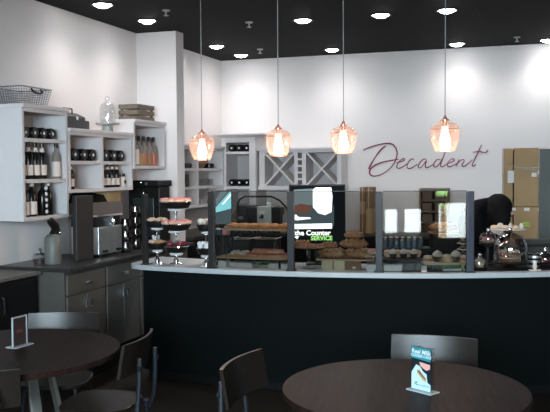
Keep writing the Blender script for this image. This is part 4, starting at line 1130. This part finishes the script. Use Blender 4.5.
# jar row on a black riser
a0, a1 = ang(381.5, 4.30), ang(430, 4.30); o_ = arcp(4.30, (a0+a1)/2); zr = zpx(402, 248, 4.35)
b = BM(); arc_band(b, 4.20, 4.40, a0, a1, 0, zr-CZ, 8); bmesh.ops.translate(b, verts=b.verts, vec=(-o_[0], -o_[1], 0)); o = obj('display_riser', b, 'dtray', loc=(o_[0], o_[1], CZ)); tag(o, 'black riser block behind the dark tray carrying glass jars', 'riser')
j0 = None
for r_ in range(2):
    for k in range(7):
        px = 385+5.9*k; R = 4.365-.075*r_; x, y = ring(px, R)
        if j0 is None:
            t = thing('glass_jar', 'x', 'jar', (x, y, zr), 0, 'glass jars on the black riser'); j0 = t
            b = BM(); lathe(b, [(.019, 0), (.021, .004), (.021, .06), (.016, .068)], 12); obj('jar_body', b, mat('jar_glass', (.10, .13, .16), .1), t, True)
            b = BM(); lathe(b, [(.0185, .068), (.0185, .083)], 12); obj('lid', b, 'chrome', t, True)
            b = BM(); lathe(b, [(.0213, .012), (.0213, .03)], 12, cap=False); obj('band', b, 'bluej', t, True)
            o = t
        else: o = dup(j0, (x, y, zr), random.uniform(0, 6))
        o['label'] = 'small lidded glass jar on the black riser, %s row, %s from left' % (['front', 'back'][r_], ORD[k])
x, y = ring(443, 4.28); hz = zpx(443, 232, 4.30)-CZ
t = thing('bread_stand', 'black box stand carrying the large dark loaf', 'stand', (x, y, CZ), ang(443))
b = BM(); box(b, -.095, .095, -.08, .08, 0, hz-.012); obj('stand_body', b, 'dtray', t, bevel=.004)
b = BM(); box(b, -.105, .105, -.09, .09, hz-.012, hz); obj('board', b, 'kraftd', t)
put('loaf', (x, y, CZ+hz), ang(443), 'large dark loaf on the black box stand in third panel', None, .85)
b0 = None
x, y = ring(463.5, 4.45)
for k in range(5):
    z = CZ+.045*k
    if b0 is None:
        t = thing('steel_bowl', 'x', 'bowl', (x, y, z), 0, 'steel bowls stacked by the fifth post'); b0 = t
        b = BM(); lathe(b, [(.02, 0), (.035, .012), (.046, .044), (.049, .0445), (.044, .042), (.03, .014)], 20); obj('bowl_shell', b, 'chrome', t, True)
        b = BM(); torus(b, (0, 0, .044), .048, .003, 20, 5); obj('rim', b, 'paper', t, True); o = t
    else: o = dup(b0, (x, y, z), .3*k)
    o['label'] = 'shiny bowl in the stack left of the fifth post, %s from bottom' % ORD[k]

# ------------------------------------------------------------------ open right end of the counter
def dome(px, R, r, h, label, ped=.0, plate=True, content=None):
    x, y = ring(px, R); t = thing('cake_dome', label, 'cake dome', (x, y, CZ))
    b = BM()
    if ped: lathe(b, [(.06, 0), (.055, .008), (.018, .02), (.018, ped-.02), (.04, ped-.008)], 18)
    lathe(b, [(r*1.02, ped), (r*1.08, ped+.01), (r*.5, ped+.012)], 28); obj('base_plate', b, 'dtray', t, True)
    z = ped+.012
    b = BM(); lathe(b, [(r*1.0, z), (r*1.0, z+h*.45), (r*.92, z+h*.66), (r*.72, z+h*.85), (r*.4, z+h*.96), (.008, z+h)], 28, cap=False); g = obj('glass_cover', b, 'gdome', t, True)
    g.modifiers.new('wall', 'SOLIDIFY').thickness = .004
    b = BM(); blob(b, (0, 0, z+h+.014), .014, .014, .016, 10, 7); obj('knob', b, 'chrome', g, True)
    return x, y, CZ+z
x, y, z = dome(510.5, 4.54, .128, .225, 'large glass cake dome on a dark plate near the right end', .035)
b = BM(); lathe(b, [(.075, 0), (.075, .06), (.06, .068)], 20); b2 = BM()
for i in range(8): blob(b2, (.055*cos(i*PI/4), .055*sin(i*PI/4), .075), .014, .014, .013, 7, 5)
t = thing('layer_cake', 'brown layer cake under the large glass dome', 'cake', (x, y, z))
obj('sponge', b, 'crust', t, True); obj('cream_dots', b2, 'cream', t, True)
b = BM(); lathe(b, [(.076, .025), (.076, .035)], 20, cap=False); obj('cream_layer', b, 'cream', t, True)
x, y, z = dome(488, 4.36, .065, .085, 'small glass cake dome on a tall dark pedestal', .16)
put('donut', (x, y, z), 0, 'pink doughnut under the small glass dome', None, 1.1)
x, y, z = dome(480, 4.66, .055, .075, 'low glass dome right beside the fifth post', .012)
put('muffin', (x, y, z), 0, 'muffin under the low glass dome by the fifth post', None, .9)
x, y, z = dome(545.5, 4.60, .065, .09, 'glass dome of sweets at the right edge of the photo', .02)
put('berrycake', (x+.01, y, z), 0, 'dark berry cake under the glass dome at right edge', None, 1.)
# white plate of pastries held high at back
x, y = ring(508, 4.22); hz = zpx(508, 229, 4.22)-CZ
t = thing('pedestal_plate', 'white pedestal plate behind the large glass dome', 'cake stand', (x, y, CZ))
b = BM(); lathe(b, [(.07, 0), (.06, .01), (.02, .03), (.016, hz-.04), (.04, hz-.012)], 18); obj('stem', b, 'dtray', t, True)
b = BM(); lathe(b, [(.04, hz-.012), (.135, hz-.004), (.14, hz), (.03, hz)], 30); obj('plate', b, 'paper', t, True)
for k in range(6):
    put('meringue' if k % 2 else 'bun', (x-.10+.04*k, y-.03+.05*(k % 2), CZ+hz), .4*k, 'pale pastry on the white pedestal plate, %s from left' % ORD[k], 'pastries on the white plate', .8)
# canister and small sign holder
x, y = ring(534.5, 4.55); t = thing('round_canister', 'round steel canister with dark bands between two domes', 'canister', (x, y, CZ))
b = BM(); lathe(b, [(.05, 0), (.05, .09)], 20); obj('canister_body', b, 'steel', t, True)
for z in (.02, .055):
    b = BM(); lathe(b, [(.051, z), (.051, z+.018)], 20, cap=False); obj('band', b, 'dtray', t, True)
b = BM(); lathe(b, [(.053, .09), (.053, .105), (.01, .108), (.012, .12)], 20); obj('lid', b, 'dtray', t, True)
x, y = ring(535, 4.74); t = thing('sign_holder', 'small cream upright holder on the counter edge near the right', 'holder', (x, y, CZ), ang(535))
b = BM(); box(b, -.042, .042, -.018, .018, 0, .008); obj('base', b, 'label', t, bevel=.002)
b = BM(); box(b, -.012, .012, -.006, .006, .008, .062); obj('upright', b, 'label', t)
a0, a1 = ang(383, 4.6), ang(548, 4.6)+.02; o_ = arcp(4.55, (a0+a1)/2)
b = BM(); arc_band(b, 4.28, 4.75, a0, a1, 0, .0015, 24); bmesh.ops.translate(b, verts=b.verts, vec=(-o_[0], -o_[1], 0)); o = obj('counter_mat', b, 'dtray', loc=(o_[0], o_[1], CZ)); tag(o, 'long thin black mat on the right half of the counter top', 'mat')
# low dark shelving behind the right end
x, y = ring(535, 4.2); t = thing('black_crate', 'dark crate on the counter behind the round canister', 'crate', (x, y, CZ), ang(535))
b = BM(); box(b, -.15, .15, -.05, .05, 0, .18); obj('crate_body', b, 'cratedark', t, bevel=.005)
b = BM(); box(b, -.15, .15, -.054, -.05, .12, .145); obj('front_slat', b, 'post', t)

# ------------------------------------------------------------------ person behind the counter
def skinned(name, verts, edges, radii, m, parent, root=0, sub=2):
    me = bpy.data.meshes.new(name); me.from_pydata(verts, edges, [])
    o = bpy.data.objects.new(name, me); C.objects.link(o)
    s = o.modifiers.new('skin', 'SKIN'); s.use_smooth_shade = True
    for i, r in enumerate(radii):
        sv = me.skin_vertices[0].data[i]; sv.radius = (r, r) if not isinstance(r, tuple) else r; sv.use_root = (i == root)
    o.modifiers.new('sub', 'SUBSURF').levels = sub
    dg = bpy.context.evaluated_depsgraph_get()
    m2 = bpy.data.meshes.new_from_object(o.evaluated_get(dg)); bpy.data.objects.remove(o)
    m2.polygons.foreach_set('use_smooth', [True]*len(m2.polygons))
    m2.materials.clear()
    for mm in (m if isinstance(m, (list, tuple)) else [m]): m2.materials.append(M[mm])
    o = bpy.data.objects.new(name, m2); C.objects.link(o); o.parent = parent
    return o
hx, hy, hz = onY(501, 207.5, 7.10)
pr = thing('person', 'person in black behind the counter, head bowed toward the right', 'person', (hx-.24, hy+.03, 0))
# local frame: faces +X, spine leans forward
Vv = [(0, 0, .88), (.01, 0, 1.02), (.04, 0, 1.18), (.075, 0, 1.30), (.13, 0, 1.345), (.19, 0, 1.345),         # pelvis..chest, neck, skull base
      (.02, -.17, 1.275), (.10, -.20, 1.06), (.28, -.16, .99), (.35, -.14, .985),                               # right arm
      (.02, .17, 1.275), (.10, .20, 1.06), (.28, .16, .99), (.35, .14, .985),                                   # left arm
      (0, -.09, .82), (.01, -.10, .47), (-.02, -.10, .08), (.07, -.11, .035), (.14, -.115, .03),
      (0, .09, .82), (.01, .10, .47), (-.02, .10, .08), (.07, .11, .035), (.14, .115, .03),
      (.235, 0, 1.305), (.262, 0, 1.245)]
Ee = [(0,1),(1,2),(2,3),(3,4),(4,5),(3,6),(6,7),(7,8),(8,9),(3,10),(10,11),(11,12),(12,13),(0,14),(14,15),(15,16),(16,17),(17,18),(0,19),(19,20),(20,21),(21,22),(22,23),(5,24),(24,25)]
Rr = [.12,.115,.125,.11,.055,.082, .062,.048,.036,.03, .062,.048,.036,.03, .085,.06,.042,.04,.03, .085,.06,.042,.04,.03, .092,.06]
body = skinned('body', Vv, Ee, Rr, ['skin', 'shirt', 'trouser'], pr)
for p in body.data.polygons:
    c_ = p.center
    if c_.z < .9: p.material_index = 2
    elif c_.x > .31 and c_.z < 1.05: p.material_index = 0
    elif c_.x < .155 or c_.z < 1.15: p.material_index = 1
# hands: palm, four fingers and a thumb each
for s in (-1, 1):
    b = BM(); cx, cy, cz = .385, s*.135, .98
    blob(b, (cx, cy, cz), .045, .038, .017, 10, 6)
    for k in range(4):
        yy = cy + (-.027+.018*k); L = [.06, .07, .074, .062][k]
        tube(b, [(cx+.03, yy, cz), (cx+.03+L*.5, yy, cz-.004), (cx+.03+L*.85, yy, cz-.022), (cx+.03+L, yy, cz-.04)], [.009, .0085, .008, .006], 6)
    tube(b, [(cx-.015, cy-s*.03, cz), (cx+.015, cy-s*.055, cz-.008), (cx+.045, cy-s*.056, cz-.022)], [.011, .0095, .007], 6)
    obj('hand', b, 'skin', pr, True)
# face details and hair: head centre .225,1.30, tipped forward and down
b = BM(); blob(b, (.335, 0, 1.265), .02, .014, .018, 8, 6); obj('nose', b, 'skin', pr, True)
for s in (-1, 1):
    b = BM(); blob(b, (.318, s*.034, 1.295), .012, .014, .008, 8, 6); obj('eye', b, 'bottle', pr, True)
    b = BM(); blob(b, (.235, s*.088, 1.28), .018, .01, .026, 8, 6); obj('ear', b, 'skin', pr, True)
b = BM(); tube(b, [(.312, -.022, 1.225), (.32, 0, 1.222), (.312, .022, 1.225)], .005, 6); obj('mouth', b, 'pinkf', pr, True)
b = BM(); blob(b, (.215, 0, 1.315), .118, .112, .118, 16, 12, .02); blob(b, (.18, 0, 1.26), .115, .112, .12, 16, 10, .02); blob(b, (.235, -.07, 1.23), .085, .045, .11, 12, 8, .02); blob(b, (.235, .07, 1.23), .085, .045, .11, 12, 8, .02)
obj('hair', b, 'hair', pr, True)
b = BM(); pts_ = []
o = skinned('apron_shirt', [(0, 0, .86), (.01, 0, 1.02), (.04, 0, 1.18), (.07, 0, 1.285), (.02, -.18, 1.27), (.08, -.20, 1.10), (.02, .18, 1.27), (.08, .20, 1.10), (-.06, -.10, 1.27), (-.06, .10, 1.27)],
            [(0,1),(1,2),(2,3),(3,4),(4,5),(3,6),(6,7),(2,8),(2,9)], [.13,.125,.135,.12,.072,.058,.072,.058,.07,.07], 'shirt', pr)
b.free()

# ------------------------------------------------------------------ tables
def table(cx, cy, label, rot, sc):
    t = thing('round_table', label, 'table', (cx, cy, 0), rot)
    b = BM(); lathe(b, [(.50*sc, .715), (.53*sc, .722), (.533*sc, .735), (.53*sc, .75), (.40*sc, .75)], 72); obj('tabletop', b, 'table', t, True)
    for k in range(4):
        a = PI/4+PI/2*k
        p0 = Vector((.20*cos(a), .20*sin(a), .70)); p1 = Vector((.36*cos(a), .36*sin(a), 0.005))
        b = BM(); bar(b, p1, p0, .055, .022, (cos(a), sin(a), 0)); obj('leg', b, 'tleg', t, bevel=.004)
    for k in range(2):
        a = PI/4+PI/2*k; b = BM(); bar(b, (-.24*cos(a), -.24*sin(a), .70-.003*k), (.24*cos(a), .24*sin(a), .70-.003*k), .05, .028); obj('top_brace', b, 'tleg', t)
        b = BM(); bar(b, (-.30*cos(a), -.30*sin(a), .24-.003*k), (.30*cos(a), .30*sin(a), .24-.003*k), .035, .018); obj('stretcher', b, 'tleg', t)
    return t
TL = (-2.563, 3.345); TR = (-.555, 3.25)
table(*TL, 'round dark wooden table at left, clear picture stand on it', .35, 1.03)
table(*TR, 'round dark wooden table at right, teal card stand on it', .2, .945)

# ------------------------------------------------------------------ chairs
def make_chair(label):
    t = thing('dining_chair', label, 'chair', (0, 0, 0), 0, 'dark wood and metal dining chairs')
    # local: faces +Y, back at y = -.2
    def slab(b, w, z0, z1, yb, curve, th):
        n = 12; rows = []
        for i in range(n+1):
            f = i/n*2-1; y = yb - curve*(1-f*f); x = w*f
            dz = 0
            rows.append([b.verts.new((x, y, z0)), b.verts.new((x, y+th, z0)), b.verts.new((x, y+th-.03, z1)), b.verts.new((x, y-.03, z1))])
        for i in range(n):
            for k in range(4): b.faces.new((rows[i][k], rows[i][(k+1) % 4], rows[i+1][(k+1) % 4], rows[i+1][k]))
        b.faces.new(rows[0][::-1]); b.faces.new(rows[-1])
    b = BM(); slab(b, .215, .63, .80, -.162, .035, .016); obj('backrest', b, 'chairwood', t, True, .004)
    b = BM(); pts = []
    for i in range(28):
        a = 2*PI*i/28; cx, sy = cos(a), sin(a)
        pts.append((.20*abs(cx)**.6*(1 if cx > 0 else -1), .02+.19*abs(sy)**.6*(1 if sy > 0 else -1)))
    prism(b, pts, .44, .462); obj('seat', b, 'chairwood', t, bevel=.005)
    for s in (-1, 1):
        b = BM(); tube(b, [(s*.12, -.232, .72), (s*.125, -.230, .60), (s*.13, -.22, .46), (s*.14, -.19, .40), (s*.155, -.17, .43)], .013, 8); obj('upright', b, 'frame', t, True)
        b = BM(); tube(b, [(s*.14, -.17, .425), (s*.175, -.24, .006)], .013, 8); obj('leg', b, 'frame', t, True)
        b = BM(); tube(b, [(s*.14, .15, .425), (s*.175, .20, .006)], .013, 8); obj('leg', b, 'frame', t, True)
        b = BM(); tube(b, [(s*.14, -.19, .428), (s*.14, .16, .428)], .012, 8); obj('seat_rail', b, 'frame', t, True)
        b = BM(); tube(b, [(s*.157, -.206, .21), (s*.157, .177, .21)], .009, 8); obj('stretcher', b, 'frame', t, True)
        b = BM(); blob(b, (s*.13, -.238, .665), .016, .010, .016, 8, 6); obj('bolt', b, 'frame', t, True)
    b = BM(); tube(b, [(-.157, 0, .21), (.157, 0, .21)], .009, 8); obj('cross_stretcher', b, 'frame', t, True)
    return t
CH = make_chair('chair behind the left table, its back catching pale light')
def place(o, bx_, by_, dx, dy):
    """put the middle of the backrest at bx_,by_ with the chair facing dx,dy"""
    L = hypot(dx, dy); dx, dy = dx/L, dy/L
    rz = atan2(dy, dx) - PI/2
    o.location = (bx_ + .20*dx, by_ + .20*dy, 0); o.rotation_euler = (0, 0, rz)
place(CH, -2.742, 4.104, .142*.9, -.37)
for lb, bx_, by_, dx, dy in [
        ('chair right of the left table, seen side-on near the counter end', -1.965, 3.615, -1., -.16),
        ('dark chair left of the right table, seen from behind at an angle', -1.315, 3.325, .99, -.06),
        ('chair behind the right table, its back showing past the teal card', -.542, 4.07, .02, -1.),
        ('chair at bottom left corner in front of the left table', -2.325, 2.745, -.50, .86)]:
    place(dup(CH, (0, 0, 0), 0, lb), bx_, by_, dx, dy)

# ------------------------------------------------------------------ card stands
p0, p1 = Vector(onZ(11.5, 348.5, .75)), Vector(onZ(28, 343.5, .75)); mid = (p0+p1)/2; d = p1-p0
t = thing('picture_stand', 'clear acrylic stand with dark picture on the left table', 'table stand', (mid.x, mid.y, .75), atan2(d.y, d.x))
w = .055; h = .155
b = BM(); box(b, -w-.012, w+.012, -.035, .035, 0, .005); obj('base', b, 'acr', t, bevel=.001)
b = BM(); box(b, -w, -w+.006, -.004, .004, .005, h); box(b, w-.006, w, -.004, .004, .005, h); box(b, -w+.006, w-.006, -.004, .004, h-.006, h); obj('clear_frame', b, 'acr', t)
b = BM(); box(b, -w+.008, w-.008, -.002, .002, .006, h-.008); obj('picture', b, 'darkpic', t)
b = BM(); box(b, -.02, .02, -.0035, -.002, .07, .085); obj('picture_print', b, mat('dull_red_print', (.16, .05, .045), .5), t)
p0, p1 = Vector(onZ(411.5, 388.5, .75)), Vector(onZ(433, 394, .75)); mid = (p0+p1)/2; d = p1-p0
t = thing('card_stand', 'upright card stand with teal printed card on the right table', 'table stand', (mid.x, mid.y, .75), atan2(d.y, d.x))
w = d.length/2*.97; h = .178
b = BM(); box(b, -w-.006, w+.012, -.03, .03, 0, .005); obj('base', b, 'acr', t, bevel=.001)
b = BM(); box(b, -w, w+.006, -.004, .004, .005, h+.004); obj('clear_sleeve', b, 'gclear', t)
b = BM(); box(b, -w+.002, w-.008, -.0015, .0015, .006, h); cd = obj('card', b, 'navy', t)
def cpoly(name, m, pts, y):
    b = BM(); add(b, [(-w+.002+(2*w-.01)*px_, y, .006+(h-.006)*(1-py_)) for px_, py_ in pts], [tuple(range(len(pts)))]); return obj(name, b, m, cd)
y = -.0046
cpoly('teal_banner', 'teal', [(0, 0), (1, 0), (1, .30), (0, .27)], y)
cpoly('ice_blue_field', 'bluep', [(0, .62), (.25, .42), (.45, .44), (.62, .56), (.80, .60), (.84, .80), (1, .84), (1, 1), (0, 1)], y)
cpoly('pink_patch', 'pinkp', [(.42, .34), (.98, .37), (.98, .47), (.80, .52), (.62, .48), (.46, .42)], y)
cpoly('cake_picture', 'sand', [(.28, .54), (.42, .52), (.80, .70), (.78, .80), (.62, .78), (.30, .62)], y-.0002)
cpoly('cake_filling', 'choc', [(.30, .565), (.42, .56), (.74, .72), (.72, .745)], y-.0004)
cx_ = lambda px_: -w+.002+(2*w-.01)*px_
cz_ = lambda py_: .006+(h-.006)*(1-py_)
tl = [('title_text', 'Real Milk', .0225, .105, 'paper', .0), ('subtitle_text', 'COOKIE CAKE', .0135, .205, 'bluep', .0)]
for nm, tx_, sz, py_, mm, sh in tl:
    text_mesh(nm, tx_, sz*w/.046, mm, cd, Matrix.Translation((cx_(.5), y-.0004, cz_(py_))) @ Matrix.Rotation(PI/2, 4, 'X'), .15, .0005, .0001)
text_mesh('script_text', 'Goodness', .017*w/.046, 'teal', cd, Matrix.Translation((cx_(.62), y-.0004, cz_(.885))) @ Matrix.Rotation(PI/2, 4, 'X'), .3, 0, .0001)
b = BM(); tube(b, [(cx_(.16), y, cz_(.90)), (cx_(.22), y, cz_(.84)), (cx_(.30), y, cz_(.82)), (cx_(.24), y, cz_(.88)), (cx_(.30), y, cz_(.90))], .0016, 6); obj('dark_swirl', b, 'navy', cd)

# ------------------------------------------------------------------ outside, behind the viewer
t = thing('street_tree', 'green tree outside the shop window behind the viewer', 'tree', (4.6, -5.2, -.1))
b = BM(); tube(b, [(0, 0, 0), (.03, .02, .6), (0, 0, 1.3)], [.09, .07, .05], 8); obj('trunk', b, 'kraftd', t, True)
b = BM()
for i in range(26): blob(b, (random.uniform(-.6, .6), random.uniform(-.5, .5), 1.5+random.uniform(-.35, .7)), .28, .28, .24, 8, 6, .25)
obj('crown', b, 'leaf', t)

# ------------------------------------------------------------------ unused prototypes out, render look
for k, (o, used) in PRO.items():
    if not used:
        for ch in list(o.children): bpy.data.objects.remove(ch)
        bpy.data.objects.remove(o)
S.view_settings.view_transform = 'Standard'; S.view_settings.look = 'None'
S.view_settings.exposure = 0.; S.view_settings.gamma = 1.; S.view_settings.use_curve_mapping = False
S.cycles.use_denoising = True
S.cycles.max_bounces = 10; S.cycles.transparent_max_bounces = 24
S.cycles.caustics_reflective = False; S.cycles.caustics_refractive = False
S.cycles.sample_clamp_indirect = 6.
